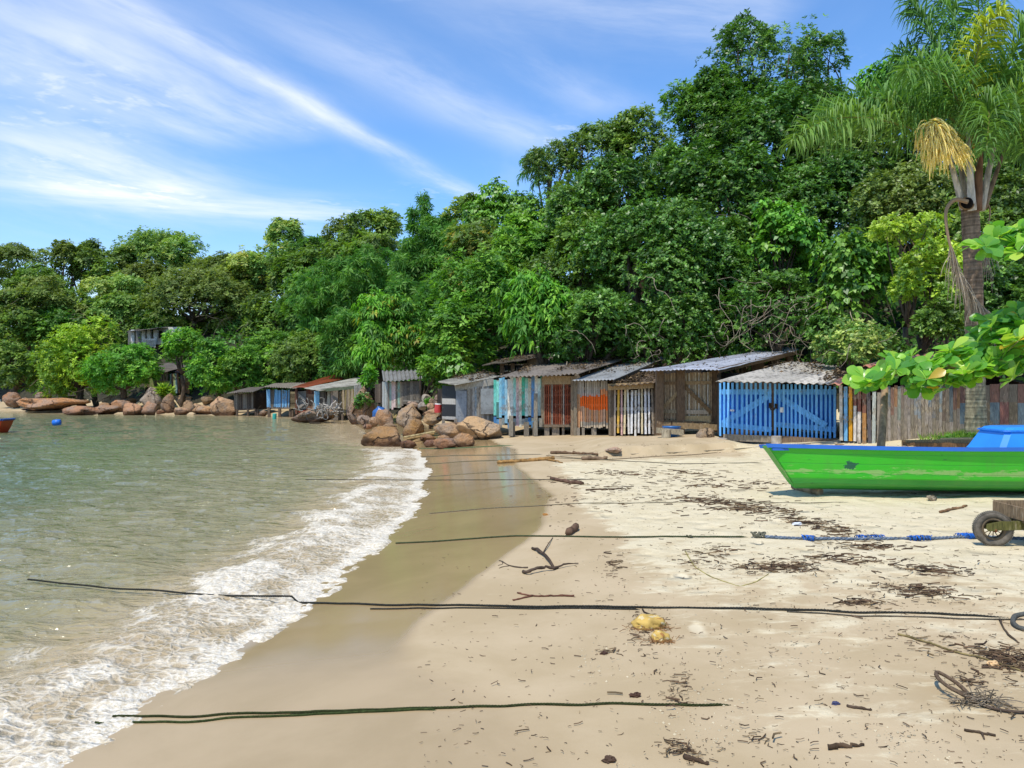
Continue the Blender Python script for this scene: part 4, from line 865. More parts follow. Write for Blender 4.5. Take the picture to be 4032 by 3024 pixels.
# ---- distant palm on the skyline, near palm
def strip(mb,P,side,w0,colr):
    P=np.asarray(P); n=len(P); ww=w0*np.array([.5,1,.8,.1])[:n]; V=[]
    for i in range(n): V+=[P[i]-side*ww[i]/2,P[i]+side*ww[i]/2]
    mb.add(V,[(2*i,2*i+1,2*i+3,2*i+2) for i in range(n-1)],colr)
def frond(root,name,P0,P1,P2,n,ll,colr,rg,matn='soft',w=.035,plume=.5,dr=1.,rc='8a8c4a',rr=.028):
    P0,P1,P2=map(np.asarray,(P0,P1,P2)); f=lambda s:(1-s)**2*P0+2*s*(1-s)*P1+s*s*P2
    mb=MB(); S=np.linspace(0,1,18); mb.tube([f(s) for s in S],np.linspace(rr,.006,18),h(rc),5); c0=np.array(h(colr))*1.4
    for i in range(n):
        s=.14+.86*(i+rg.uniform(0,.8))/n; p=f(s); tg=unit(f(min(1,s+.02))-f(s-.02)); up=np.array([0,0,1.]); sd=unit(np.cross(tg,up)); nu=np.cross(sd,tg)
        for sg in (-1,1):
            th=rg.normal()*plume; d=unit(sd*sg*math.cos(th)+nu*math.sin(th)+tg*rg.uniform(.35,.8)); L=ll*rg.uniform(.75,1.1)*(.45+.75*math.sin(math.pi*min(1,.18+.8*s)))
            g=np.array([0,0,-1.])*dr; q0=p; q1=q0+d*L*.35+g*L*.02; q2=q1+unit(d+g*.45)*L*.35; q3=q2+unit(d*.6+g*1.1)*L*.35
            strip(mb,[q0,q1,q2,q3],unit(np.cross(d,np.array([.1,.2,1.])+rg.normal(size=3)*.4)),w,c0*rg.uniform(.75,1.3))
    return mb.build(name,M[matn],root)
rg=np.random.default_rng(5)
b=at(1165*1.8228,400*1.8228,44); t=thing('palm_tree','small far palm whose fronds stick out of the ridge on the skyline','tree',(b[0],b[1],g1(b[0],b[1])),'palm trees')
mb=MB(); top=at(1190*1.8228,365*1.8228,44); mb.tube([[b[0],b[1],g1(b[0],b[1])-.2],top],[.18,.13],h('6a5c4c'),8); mb.build('trunk',M['bark'],t,True)
for (x,y) in ((1125,350),(1118,390),(1140,335),(1165,330),(1215,345),(1150,410),(1130,372)):
    e=at(x*1.8228,y*1.8228,43.5); m=(top+e)/2+[0,0,.9]; frond(t,'frond',top,m,e,34,.75,'3c6e30',rg,w=.06)
PY=16.3
pb=at(*Q(2112,945),PY); pb[2]=g1(pb[0],pb[1])
t=thing('palm_tree','tall palm with a ringed trunk and a hanging yellow flower cluster at the right','tree',pb,'palm trees')
def pq(x,y,dy=0.): return at(x*1.8228,y*1.8228,PY+dy)
mb=MB(); tr=[]; rad=[]
for i in range(150):
    f=i/149; y=950+(440-950)*f; p=pq(2108-14*f+4*math.sin(f*3),y); w=(20.3-1.8*f+1.2*math.exp(-((f-.05)/.1)**2)*2)*1.8228/F*PY*.94
    tr.append(p); rad.append(w*(1+.018*math.sin(i*1.9)+.012*rng.normal()))
tr[0][2]=pb[2]-.3
tc_=MB(); rc=[]
for i in range(149):
    f=i/149; k=.72+.28*math.sin(i*1.9)**2; k*=rng.uniform(.8,1.15); b_=np.array(h('a39a80'))*(1-sst(.25,.6,f))+np.array(h('8f7862'))*sst(.25,.6,f)
    rc+=[b_*k*rng.uniform(.85,1.12) for _ in range(20)]
rc+=[h('6a5848')]*2; tc_.tube(tr,rad,np.array(rc),20); o=tc_.build('trunk',M['bark'],t,True)
ca=o.data.attributes['Col']; 
mb=MB()
for k,(x0,y0,x1,y1,w,dy) in enumerate(((2082,452,2040,300,24,-.1),(2100,455,2090,280,26,-.28),(2118,455,2150,300,26,-.15),(2110,455,2120,270,30,-.22),(2092,455,2062,285,22,.2),(2125,450,2175,310,20,.15))):
    s=np.linspace(0,1,9)[:,None]; P=pq(x0,y0,dy*.7)*(1-s)+pq(x1,y1,dy*1.6)*s+np.array([0,0,1.])*0
    mb=MB(); mb.tube(P,np.linspace(w*.62,w*.26,9)*1.8228/F*PY*.55,h(['c0b6a8','cfc6ba','b5aa9a','7d5c46','ada08c','8a745e'][k]),8); mb.build('leaf_base',M['bark'],t,True)
mb=MB(); P=[pq(2088,440,-.27),pq(2086,440,-.31)]; mb.tube(P,[.13,.10],h('1c1512'),14); mb.build('frond_scar',M['bark'],t,True)
mb=MB(); ring=[pq(2088,440,-.28)+np.array([math.cos(a)*.15,0,math.sin(a)*.12]) for a in np.linspace(0,2*math.pi,17)]; mb.tube(ring,.022,h('8a6a48'),6); mb.build('scar_rim',M['bark'],t,True)
crown0=pq(2108,285)
FR=[((2080,330),(1830,190),(1712,305),-.6,'5c7a34',110,.95),((2085,300),(1900,150),(1760,255),.3,'527634',110,.95),((2090,290),(1960,150),(1850,250),.7,'4f7434',90,.9),
((2095,270),(2010,60),(1965,-10),.4,'4a6e3c',90,.9),((2100,270),(2070,20),(2020,-60),.6,'557a3c',90,.9),((2105,270),(2120,40),(2110,-80),.2,'557a3c',80,.9),
((2110,280),(2190,60),(2260,40),-.3,'5a7c38',90,.9),((2115,290),(2230,130),(2330,220),-.6,'6a8434',90,.9),((2110,300),(2190,160),(2215,330),-1.2,'55742f',100,.95),
((2105,300),(2150,150),(2130,330),-1.6,'4f6e30',90,.85),((2100,300),(2050,120),(1950,150),-1.,'587a36',90,.9),((2110,290),(2160,100),(2250,160),.7,'517636',80,.9),
((2112,300),(2240,220),(2290,420),-.2,'4f6f30',80,.9),((2095,300),(2020,120),(1930,120),.9,'4a7038',80,.9),((2100,290),(2090,60),(2170,20),-.7,'8f9a2c',70,.7)]
for k,(a,b_,c_,dy,cc,n,ll) in enumerate(FR): frond(t,'frond',pq(*a),pq(*b_,dy*.7),pq(*c_,dy*1.5),int(n*1.7),ll*.88,cc,np.random.default_rng(k),w=.036,plume=.75)
# flower cluster
mb=MB(); rg=np.random.default_rng(3); ax0=pq(2095,300,-.1); ax1=pq(2012,268,-.55); ax2=pq(2048,318,-.65)
mb.tube([pq(2110,330,-.1),ax0,ax1],[.035,.03,.02],h('b08a48'),6); mb.build('flower_stalk',M['bark'],t,True); mb=MB()
for i in range(480):
    s=rg.uniform(0,1)**1.3; p=ax1*(1-s)+ax2*s+rg.normal(size=3)*.05
    a=rg.uniform(0,6.28); d=unit(np.array([math.cos(a)*.9-.1,math.sin(a)*.9-.15,rg.uniform(-.3,.9)*(1-s*.5)])); L=rg.uniform(.45,.7)*(.85+.3*s)
    pts=[p]; v=d
    for j in range(6): v=unit(v*.78+np.array([.07,0,-.36])); pts.append(pts[-1]+v*L/6)
    mb.tube(pts,[.013,.015,.015,.014,.012,.010,.005],np.array(h('fff0b4'))*rg.uniform(.85,1.),4,False)
mb.build('flower_cluster',M['flower'],t,True)
# dead fronds hanging against the trunk
def path(pts,n=40,dy=-.4):
    P=np.array([pq(*p[:2],p[2] if len(p)>2 else dy) for p in pts]); d=np.linspace(0,len(P)-1,n); out=[]
    for q in d:
        i=min(int(q),len(P)-2); f=q-i; p0=P[max(i-1,0)];p1=P[i];p2=P[i+1];p3=P[min(i+2,len(P)-1)]
        out.append(.5*((2*p1)+(-p0+p2)*f+(2*p0-5*p1+4*p2-p3)*f*f+(-p0+3*p1-3*p2+p3)*f**3))
    return np.array(out)
for nm,pts,ss,n,w0 in (('dead_frond',[(2090,436),(2062,432),(2044,455),(2046,500),(2058,550),(2072,590),(2095,630),(2140,680)],.5,150,.05),('dead_frond',[(2120,430,.1),(2138,450,.1),(2134,500,.1),(2130,560,.1)],.55,50,.025)):
    P=path(pts); mb=MB(); mb.tube(P,np.linspace(w0,.008,40),h('a08468'),6)
    for i in range(n):
        s=rg.uniform(ss,1.); p=P[min(39,int(s*39))]; tg=unit(P[min(39,int(s*39)+1)]-P[max(0,int(s*39)-1)]) ; d=unit(tg+rg.normal(size=3)*[.45,.3,.2]); L=rg.uniform(.35,.85)
        pts_=[p]; v=d
        for j in range(5): v=unit(v*.8+np.array([0,-.02,-.3])); pts_.append(pts_[-1]+v*L/5)
        mb.tube(pts_,[.007,.008,.007,.006,.005,.003],np.array(h('b5a48c'))*rg.uniform(.7,1.15),3,False)
    mb.build(nm,M['dry'],t)
# ---- sea almond branches reaching in from a tree just outside the frame
AY=13.6; aq=lambda x,y,dy=0.: at(x*1.8228,y*1.8228,AY+dy)
tb=np.array([10.4,13.9,g1(10.4,13.9)]); t=thing('almond_tree','tree with big glossy paddle leaves whose branches reach in from the right edge','tree',tb)
rg=np.random.default_rng(11); mb=MB(); fork=np.array([10.2,13.8,2.2]); s=np.linspace(0,1,6)[:,None]
mb.tube((tb-[0,0,.2])*(1-s)+fork*s,np.linspace(.16,.12,6),h('7d7264'),10); mb.tube([fork,fork+[.2,.2,1.],fork+[.3,.4,2.4]],[.12,.1,.06],h('7d7264'),8)
main=[fork,aq(2240,770),aq(2150,775),aq(2050,795),aq(1960,805),aq(1880,822)]; mb.tube(main,[.05,.04,.03,.024,.018,.01],h('8a7a5c'),6)
main2=[fork+[0,0,.3],aq(2260,700),aq(2200,700,.2),aq(2140,712,.2)]; mb.tube(main2,[.05,.04,.02,.012],h('8a7a5c'),6)
main3=[fork+[.2,.2,1.],aq(2280,545),aq(2200,532),aq(2120,536)]; mb.tube(main3,[.05,.03,.018,.009],h('8a7a5c'),6)
CL=[(1866,815,0),(1885,832,-.1),(1912,812,.1),(1935,800,-.2),(1962,808,0),(1985,790,.2),(2005,812,-.3),(2030,790,0),(2052,810,.2),(2072,775,.1),(2092,800,-.3),(2115,772,.1),(2140,800,0),(2165,775,-.2),(2190,805,.1),(2205,770,0),(2120,735,.3),(2150,712,.1),(2180,728,-.1),(2205,705,.2),(2175,690,.3),(2220,740,0),(2040,830,.1),(1990,835,.2),(2210,690,0),(2105,815,.3),
(2122,535,0),(2150,522,.2),(2175,545,-.1),(2200,515,.1),(2215,545,0),(2185,505,.3),(2225,520,.1)]
CL=CL+[(x+rg.normal()*15,y+rg.normal()*11,dy+rg.normal()*.25) for x,y,dy in CL]+[(x+rg.normal()*12,y-14+rg.normal()*8,dy+.3+rg.normal()*.2) for x,y,dy in CL if 1930<x and y>690]+[(x+rg.normal()*15,y+8+rg.normal()*11,dy+rg.normal()*.3) for x,y,dy in CL if x>2030]
st=np.array([0,.12,.35,.6,.8,.93,1.]); hwid=np.array([.03,.07,.2,.31,.33,.2,.02])
for (x,y,dy) in CL:
    c=aq(x,y,dy); ax=unit(np.array([-.35,-.25,.75])+rg.normal(size=3)*.3); lb=MB()
    src=min((np.array(q) for q in main+main2+main3),key=lambda q:np.linalg.norm(q-c)); mb.tube([src,(src+c)/2+[0,0,-.03],c],[.012,.010,.008],h('9a8a5c'),5)
    for k in range(rg.integers(7,11)):
        a=k*2.4+rg.uniform(-.3,.3); T_=unit(np.cross(ax,[.3,.8,.1])); B_=np.cross(ax,T_); rad=math.cos(a)*T_+math.sin(a)*B_
        d=unit(rad+ax*rg.uniform(.1,.9)); nn=unit(ax-d*(ax@d)+rg.normal(size=3)*.25); sd=np.cross(d,nn); L=rg.uniform(.19,.34); bend=rg.uniform(.05,.35)
        V=[]
        for q,wd in zip(st,hwid):
            pc=c+d*(L*q+.02)-nn*bend*L*q*q; V+=[pc-sd*wd*L+nn*L*wd*.22,pc,pc+sd*wd*L+nn*L*wd*.22]
        f=[(3*i+j,3*i+j+1,3*i+j+4,3*i+j+3) for i in range(6) for j in (0,1)]
        base=[h('7fb43c'),h('9cc848'),h('66a23c'),h('b4d054'),h('569040')][rg.choice(5,p=[.3,.25,.22,.1,.13])]
        if rg.random()<.015: base=h('c8a83a')
        lb.add(V,f,np.array(base)*rg.uniform(.8,1.15))
    lb.build('leaf_cluster',M['almond'],t,True)
mb.build('trunk',M['bark'],t,True)
# ---- undergrowth blanket over the slope
rg=np.random.default_rng(9); n=26000
Y=rg.uniform(18,95,n)**1.0; X=rg.uniform(-.78,.85,n)*Y; tt_=hdist(X,Y); m=(tt_>.9)&(tt_<40)&~((np.abs(X-(-31))<5)&(np.abs(Y-66)<4)); X,Y=X[m],Y[m]; Z=gz(X,Y)
P=np.stack([X,Y,Z+rg.uniform(.1,1.1,len(X))],1); A=unit(rg.normal(size=P.shape)*.5+[-.1,-.35,.8]); s_=.16+.006*Y
Pp,D,N,LL,WW=rosettes(P,A,5,1.,.42,rg,1.1,.3); LL=LL*np.repeat(s_,5); WW=WW*np.repeat(s_,5); V,q=leaf_quads(Pp,D,N,LL,WW,.2)
o=np_mesh('undergrowth',V,q,PAL['dark'][rg.integers(0,4,len(Pp))]*1.5*rg.uniform(.6,1.3,(len(Pp),1)),M['soft']); tag(o,'dark leafy undergrowth covering the slope beneath the trees','undergrowth',kind='stuff')
# =====================================================  BOATS, CART, ROPES, DRIFT
def loft(mb,rings,colr,close=False,caps=False):
    n=len(rings[0]); V=np.concatenate(rings); f=[]
    for i in range(len(rings)-1):
        for k in range(n if close else n-1): f.append((i*n+k,i*n+(k+1)%n,(i+1)*n+(k+1)%n,(i+1)*n+k))
    if caps: f+=[tuple(range(n-1,-1,-1)),tuple((len(rings)-1)*n+k for k in range(n))]
    mb.add(V,f,colr)
# green boat, lying along X, leaning away a little
by=10.9; x0=at(*C6(140,340),10.35)[0]+.2; LB=6.6
bl_=thing('fishing_boat','bright green wooden boat with a blue gunwale drawn up on the sand','boat',(x0+LB/2,by,0.0))
def brot(P,hl=R(7)):
    P=np.asarray(P,float); y=P[...,1]-by; z=P[...,2]-.05; c,s=math.cos(hl),math.sin(hl)
    return np.stack([P[...,0],by+y*c+z*s*1.0,.05+z*c-y*s],-1)
def section(s,off=0.):
    """half profile from keel to sheer on the near side at fraction s along the hull"""
    full=math.sin(min(1,s*1.55+.05)*math.pi/2)**.8*(1-.25*max(0,s-.55)/.45)
    hw=(.05+.66*full); rk=(1-min(1,s*4.5))
    kz=.10-.06*math.sin(min(1,s*1.3)*math.pi/2)+.10*max(0,s-.5)**2*4*.5
    cz=kz+.20; sz=.72-.09*math.sin(s*math.pi)+.03*s
    X=s*LB; P=[]
    for q,(w,z) in enumerate(((0,kz),(.35,kz+.02),(.62,kz+.055),(.70,kz+.085),(.71,kz+.10),(.76,kz+.15),(.78,kz+.165),(.82,cz+.05),(.88,cz+.18),(.94,cz+.32),(1.,sz))):
        zf=(z-kz)/(sz-kz); xb=(.40*(1-zf)**1.0 if zf<1 else 0)*(1-s)**6
        P.append([x0+X+xb,by-hw*w-off,z])
    return np.array(P)
SS=np.concatenate([[0,.012,.03],np.linspace(.06,1,30)])
def both(s):
    a=section(s); b=a.copy(); b[:,1]=2*by-b[:,1]; return np.concatenate([b[::-1],a[1:]])
mb=MB(); rings=[brot(both(s)) for s in SS]; n=len(rings[0]); V=np.concatenate(rings); f=[];cl=[]
for i in range(len(SS)-1):
    for k in range(n-1):
        f.append((i*n+k,i*n+k+1,(i+1)*n+k+1,(i+1)*n+k)); q=abs(k+.5-(n-1)/2)
        cl.append(h('2a8a2c') if q<5 else h('2cae18'))
f.append(tuple(range(n))); cl.append(h('35a024')); f.append(tuple((len(SS)-1)*n+k for k in range(n-1,-1,-1))); cl.append(h('35a024'))
mb.add(V,f,np.array(cl)); hull=mb.build('hull',M['boat'],bl_,True); 
md=hull.modifiers.new('thick','SOLIDIFY'); md.thickness=.025; md.offset=1
hull.data.polygons.foreach_set('use_smooth',np.zeros(len(hull.data.polygons),bool))
ba=hull.data.attributes.new('band','FLOAT','POINT'); ba.data.foreach_set('value',np.tile(np.array([0,0,.05,1.,.35]+[0]*(n-10)+[.35,1.,.05,0,0],np.float32),len(SS)))
# gunwale
mb=MB(); rr=[]
for s in SS:
    a=section(s)[-1]; y0=a[1]-.022; rr.append(brot(np.array([[a[0]-(.05 if s==0 else 0),y0,a[2]+.02],[a[0]-(.03 if s==0 else 0),y0,a[2]-.035],[a[0],y0+.075,a[2]-.035],[a[0],y0+.075,a[2]+.02]])))
loft(mb,rr,h('2a62b4'),True,True)
rr=[]
for s in SS:
    a=section(s)[-1]; y0=2*by-a[1]+.022; rr.append(brot(np.array([[a[0]-(.05 if s==0 else 0),y0,a[2]+.02],[a[0]-(.03 if s==0 else 0),y0,a[2]-.035],[a[0],y0-.075,a[2]-.035],[a[0],y0-.075,a[2]+.02]])))
mb2=MB(); loft(mb2,rr,h('2a62b4'),True,True); mb.build('gunwale',M['plastic'],bl_); mb2.build('gunwale',M['plastic'],bl_)
mb=MB(); mb.box(brot([x0+.36,by,.68]),[.32,0,0],[0,.20,0],[0,0,.015],h('2a62b4')); mb.build('bow_deck',M['plastic'],bl_)
for s in (.35,.62): mb=MB(); mb.box(brot([x0+s*LB,by,.45]),[.13,0,0],[0,.42,0],[0,0,.018],h('3f8a3a')); mb.build('thwart',M['plastic'],bl_)
# blue moulded engine box
mb=MB(); cy0=by+.12; xl=at(*C6(1850,350),cy0)[0]; W2=2.5
def ring(z,i,ch=.06):
    a,b=xl+i,xl+W2-i*.6; y1,y2=cy0-.45+i*.55,cy0+.45-i*.55
    return np.array([[a+ch,y1,z],[b-ch,y1,z],[b,y1+ch,z],[b,y2-ch,z],[b-ch,y2,z],[a+ch,y2,z],[a,y2-ch,z],[a,y1+ch,z]])
zb_,zt_=.54,.985
loft(mb,[ring(zb_,0),ring(zb_+.1,.045),ring(zb_+.12,.035),ring(zb_+.15,.06),ring(zt_-.10,.17),ring(zt_-.03,.20,.07),ring(zt_,.235,.07),ring(zt_+.012,.30,.07)],h('2d8ae0'),True,True); mb.build('engine_box',M['plastic'],bl_)
mb=MB()
for k in range(2): loft(mb,[ring(zt_-.055,.165),ring(zt_-.052,.155),ring(zt_-.035,.165),ring(zt_-.03,.18)],h('3a96ea'),True)
mb.build('box_rim',M['plastic'],bl_)
# rollers and chocks under the boat
for nm,lab,(x,y),w,cc in (('wooden_roller','short log roller under the bow of the green boat',C6(525,715),.035,'9a8468'),):
    p=hit(x,y); mb=MB(); mb.tube([p+[.08,-.02,.05],p+[-.10,.55,.06]],[.055,.05],h(cc),10); tag(mb.build(nm,M['bark'],None,loc=p),lab,'roller')
p=hit(*C6(1480,755)); rock(*[C6(1480,720)[0],C6(0,715)[1],C6(0,760)[1],20],'small pale stone propping the green boat amidships',tint='b8a88c',sub=3,name='stone',group=None)
p=hit(*C6(2170,700)); mb=MB(); mb.box(p+[.1,.3,.05],[.2,0,0],[0,.09,0],[0,0,.055],h('8a6a50')); tag(mb.build('timber_chock',M['wood'],None,loc=p),'dark timber block under the green boat at the right edge','timber block')
# orange boat at the left edge
Yb=at(0,0,31)[1]; pL=lambda x,y,dy=0.: at(*C1(x,y),31+dy); b0=pL(60,1095); t=thing('rowing_boat','orange wooden boat with a blue rim afloat at the left edge','boat',(b0[0],31,ZW))
mb=MB(); rr=[]; x1=pL(165,1012)[0]-.45; 
for i in range(12):
    s=i/11; X=x1-s*3.6; wid=.62*math.sin(min(1,.42+s*.9)*math.pi/2)*(1-.3*max(0,s-.7)/.3); zt=ZW+.52-.08*math.sin(s*math.pi); zb=ZW-.10; xo=.22*(1-s)**8
    rr.append(np.array([[X,31+wid,zt],[X-xo*.5,31+wid*.9,(zt+zb)/2],[X-xo,31+wid*.6,zb],[X-xo,31-wid*.6,zb],[X-xo*.5,31-wid*.9,(zt+zb)/2],[X,31-wid,zt]]))
loft(mb,rr,h('d8481c')); mb.add(rr[0],[(0,1,2,3,4,5)],h('c8421a')); mb.add(rr[-1],[(5,4,3,2,1,0)],h('c8421a')); hl_=mb.build('hull',M['plastic'],t)
mb=MB(); mb.tube([q[5]+[0,-.02,.02] for q in rr],.045,h('2d4f8c'),6); mb.tube([rr[0][5]+[.02,0,.02],rr[0][0]+[.02,0,.02]],.045,h('2d4f8c'),6); mb.tube([q[0]+[0,.02,.02] for q in rr],.045,h('2d4f8c'),6); mb.build('rim',M['plastic'],t)
mb=MB(); 
for i in range(11): a,b=rr[i],rr[i+1]; q=lambda r_,k:r_[4]*(1-k)+r_[3]*k+[0,-.012,0]; mb.add([q(a,.25),q(b,.25),q(b,.45),q(a,.45)],[(0,1,2,3)],h('6a5a6c'))
mb.build('stripe',M['plastic'],t)
mb=MB(); mb.box([x1-1.2,31,ZW+.3],[.15,0,0],[0,.5,0],[0,0,.02],h('8a3a1c')); mb.build('thwart',M['plastic'],t)
# floats
p=at(*C1(490,1047),29.5); t=thing('float','blue plastic drum floating on the water near the left rocks','float',(p[0],29.5,ZW)); mb=MB(); a=p+[-.14,0,.08]; b=p+[.14,.06,.11]
mb.tube([a,a+(b-a)*.05,a+(b-a)*.3,a+(b-a)*.33,a+(b-a)*.66,a+(b-a)*.7,a+(b-a)*.95,b],[.09,.115,.115,.122,.122,.115,.115,.09],h('1f6fd0'),16); mb.build('drum',M['plastic'],t,True)
mb=MB(); mb.tube([b,b+(b-a)*.06],.035,h('18489a'),10); mb.build('cap',M['plastic'],t)
p=at(*C2(567,722),43); mb=MB(); mb.tube([p+[0,0,-.1],p+[0,0,0],p+[.01,0,.2],p+[.01,0,.23]],[.11,.115,.12,.09],h('3fae9c'),12); tag(mb.build('float',M['plastic'],None,loc=(p[0],43,ZW)),'small turquoise float in front of the blue striped hut','float')
p=at(*C2(960,780),38); mb=MB(); mb.box(p,[.26,.03,0],[-.02,.12,0],[.0,0,.07],h('3f3428')); tag(mb.build('floating_plank',M['wood'],None,loc=p),'dark piece of timber awash in front of the long low rock','timber')
# hand cart
wc=at(*C6(1962,1000),7.42); cz=g1(wc[0],wc[1]); wc[2]=cz+.172
t=thing('hand_cart','wooden hand cart with one worn pneumatic wheel at the right edge','cart',(wc[0]+.8,wc[1]+.2,cz))
axd=unit(np.array([-.30,-.95,0])); e1=np.array([0,0,1.]); e2=np.cross(axd,e1)
def torus(mb,c,Rr,prof,colr,n=48):
    rr=[]
    for i in range(n+1):
        a=2*math.pi*i/n; d=math.cos(a)*e1+math.sin(a)*e2; rr.append(np.array([c+d*(Rr+pr)+axd*pa for pr,pa in prof]))
    loft(mb,rr,colr,True)
mb=MB(); torus(mb,wc,.105,[(0,.032),(.03,.045),(.055,.042),(.066,.022),(.068,0),(.066,-.022),(.055,-.042),(.03,-.045),(0,-.032)],h('6a6256'))
tyre=mb.build('tyre',M['rubber'],t,True); mb=MB()
for i in range(60):
    a=2*math.pi*i/60; d=math.cos(a)*e1+math.sin(a)*e2; tg=np.cross(axd,d)
    for sg in(-1,1): mb.box(wc+d*.170+axd*.024*sg,d*.004,tg*.0055,axd*.016,h('726a5c'))
mb.build('tread',M['rubber'],tyre); mb=MB(); torus(mb,wc,.085,[(0,.03),(.022,.034),(.022,-.034),(0,-.03)],h('6a5c48'))
rim=mb.build('rim',M['bark'],t,True); mb=MB()
for i in range(12):
    a=2*math.pi*i/12; d=math.cos(a)*e1+math.sin(a)*e2; mb.tube([wc+d*.02+axd*.012*(-1)**i,wc+d*.09],.0045,h('5c4f3e'),5)
mb.build('spokes',M['bark'],t); mb=MB(); mb.tube([wc-axd*.06,wc+axd*.075],[.024,.024],h('7a5038'),12); mb.tube([wc+axd*.07,wc+axd*.085],[.012,.012],h('8a5a3c'),8); mb.build('hub',M['bark'],t,True)
X_=np.array([1,0,0]); 
for sg,nm in ((1,'fork_arm'),(-1,'fork_arm')):
    o=wc+axd*.068*sg+[0,0,.028]; mb=MB(); dr=unit(np.cross(np.array([0,0,1.]),axd)); dr=dr if dr[0]>0 else -dr; dr=unit(dr*[1,.3,0]+[.2,0,0.03])
    P=[o-dr*.085+[0,0,-.01],o-dr*.075+[0,0,.03],o+dr*.06+[0,0,.055],o+dr*1.5+[0,0,.075],o+dr*1.5+[0,0,-.02],o+dr*.06+[0,0,-.03],o-dr*.06+[0,0,-.04]]
    V=[p+axd*.016 for p in P]+[p-axd*.016 for p in P]; k=len(P); mb.add(V,[tuple(range(k)),tuple(range(2*k-1,k-1,-1))]+[(i,i+k,(i+1)%k+k,(i+1)%k) for i in range(k)],h('5c5a2e')); mb.build(nm,M['wood'],t)
bx=wc+np.array([.21,-.02,.08]); zb=bx[2]
for nm,o,ax,ay,az in (('box_front',bx+[.42,-.16,.055],[.42,0,0],[0,.012,0],[0,0,.035]),('box_front',bx+[.42,-.163,.015],[.42,0,0],[0,.012,0],[0,0,.030]),('box_end',bx+[0,.08,.085],[.011,0,0],[0,.255,0],[0,0,.062]),('box_back',bx+[.42,.33,.09],[.42,0,0],[0,.012,0],[0,0,.065]),('box_floor',bx+[.42,.08,.005],[.41,0,0],[0,.24,0],[0,0,.01]),('cross_bar',bx+[.06,.08,-.035],[.03,0,0],[0,.26,0],[0,0,.022])):
    mb=MB(); mb.box(o,ax,ay,az,h(random.choice(['8a7458','7d6a50','9a8464']))); mb.build(nm,M['wood'],t)
mb=MB(); mb.box(bx+[.8,.08,-.14],[.03,0,0],[0,.03,0],[0,0,.14],h('6a5a44')); mb.build('leg',M['wood'],t)
mb=MB(); mb.box(bx+[1.3,-.1,.06],[.5,0,0],[0,.02,0],[0,0,.02],h('7d6a50')); mb.build('handle',M['wood'],t)
# leaning log, timber pile, stump, tub
pa=at(*C5(515,1490),13.5); pb_=at(*C5(605,835),14.4); pa[2]=g1(pa[0],pa[1])-.1; mb=MB(); s=np.linspace(0,1,8)[:,None]; mb.tube(pa*(1-s)+pb_*s+np.sin(s*4)*[.02,0,0],np.linspace(.078,.062,8),h('9a8064'),12); tag(mb.build('leaning_log',M['bark'],None,True,loc=pa),'thick bare log leaning against the picket hut behind the boat','log')
for i,(xa,ya,xb,yb,Y,w,cc,lab) in enumerate(((790,1392,1580,1385,13.9,.055,'a8845c','thick brown timber beam on top of the pile behind the boat'),(800,1412,1560,1418,13.75,.05,'7a5a3c','dark timber beam under the top beam of the pile'),(1140,1368,1560,1362,14.3,.03,'bfa67c','pale board at the back of the timber pile'),(1170,1352,1480,1348,14.6,.025,'c8b088','thinnest pale board furthest back on the timber pile'),(880,1438,1120,1452,13.5,.02,'b89468','short splintered board at the foot of the timber pile'),(545,1490,880,1428,13.2,.018,'c9ae7a','thin pale pole sloping from the timber pile down behind the gunwale'))):
    A,Bv=at(*C5(xa,ya),Y),at(*C5(xb,yb),Y-.1); mb=MB(); d=unit(Bv-A); mb.box((A+Bv)/2,(Bv-A)/2,[0,w*1.6,0],[0,0,w],h(cc)); o=mb.build('timber_beam',M['wood'],None,loc=A); tag(o,lab,'timber')
p=hit(*C4(382,938)); q=at(*C4(382,865),p[1]); mb=MB(); mb.tube([[p[0],p[1],p[2]-.05],p+(q-p)*.5,[p[0],p[1],q[2]]],[.125,.12,.125],h('b0a48c'),16); tag(mb.build('tree_stump',M['wood'],None,loc=p),'short pale round stump standing before the raised brown hut','stump')
q=at(*C4(300,872),p[1]+.05); q2=at(*C4(532,890),p[1]+.05); mb=MB(); mb.box((q+q2)/2,(q2-q)/2,[0,.06,0],[0,0,.07],h('a0947c')); tag(mb.build('bench_plank',M['wood'],None,loc=q),'grey plank laid low along the front of the raised brown hut','plank')
p=hit(*C4(447,932)); p=p+[0,.25,0]; mb=MB(); mb.tube([p,p+[0,0,.03],p+[0,0,.26],p+[0,0,.28]],[.2,.21,.25,.26],h('2f6aa8'),18); tag(mb.build('plastic_tub',M['plastic'],None,True,loc=p),'blue plastic tub tucked behind the pale stump','tub')
p=at(*C3(165,572),25.9); mb=MB(); mb.tube([p+[0,0,-.14],p+[0,0,-.06],p+[.01,0,.14]],[.13,.13,.12],h('c03a34'),12); mb.tube([p+[.01,0,.141],p+[.012,0,.17]],[.12,.11],h('e0ded8'),12); tag(mb.build('paint_tin',M['plastic'],None,loc=p),'red and white tin standing on the stacked rocks','tin')
p=at(*C2(1585,690),33.5); mb=MB(); v,f=ICO[3]; k=1+.3*np.array([mnoise.noise(Vector(q*2.1)) for q in v]); mb.add(v*k[:,None]*[.32,.2,.33]+p,f,h('2f5f9c')); tag(mb.build('tarpaulin_bundle',M['plastic'],None,True,loc=p),'crumpled blue tarpaulin by the corner of the pink plank hut','tarpaulin')
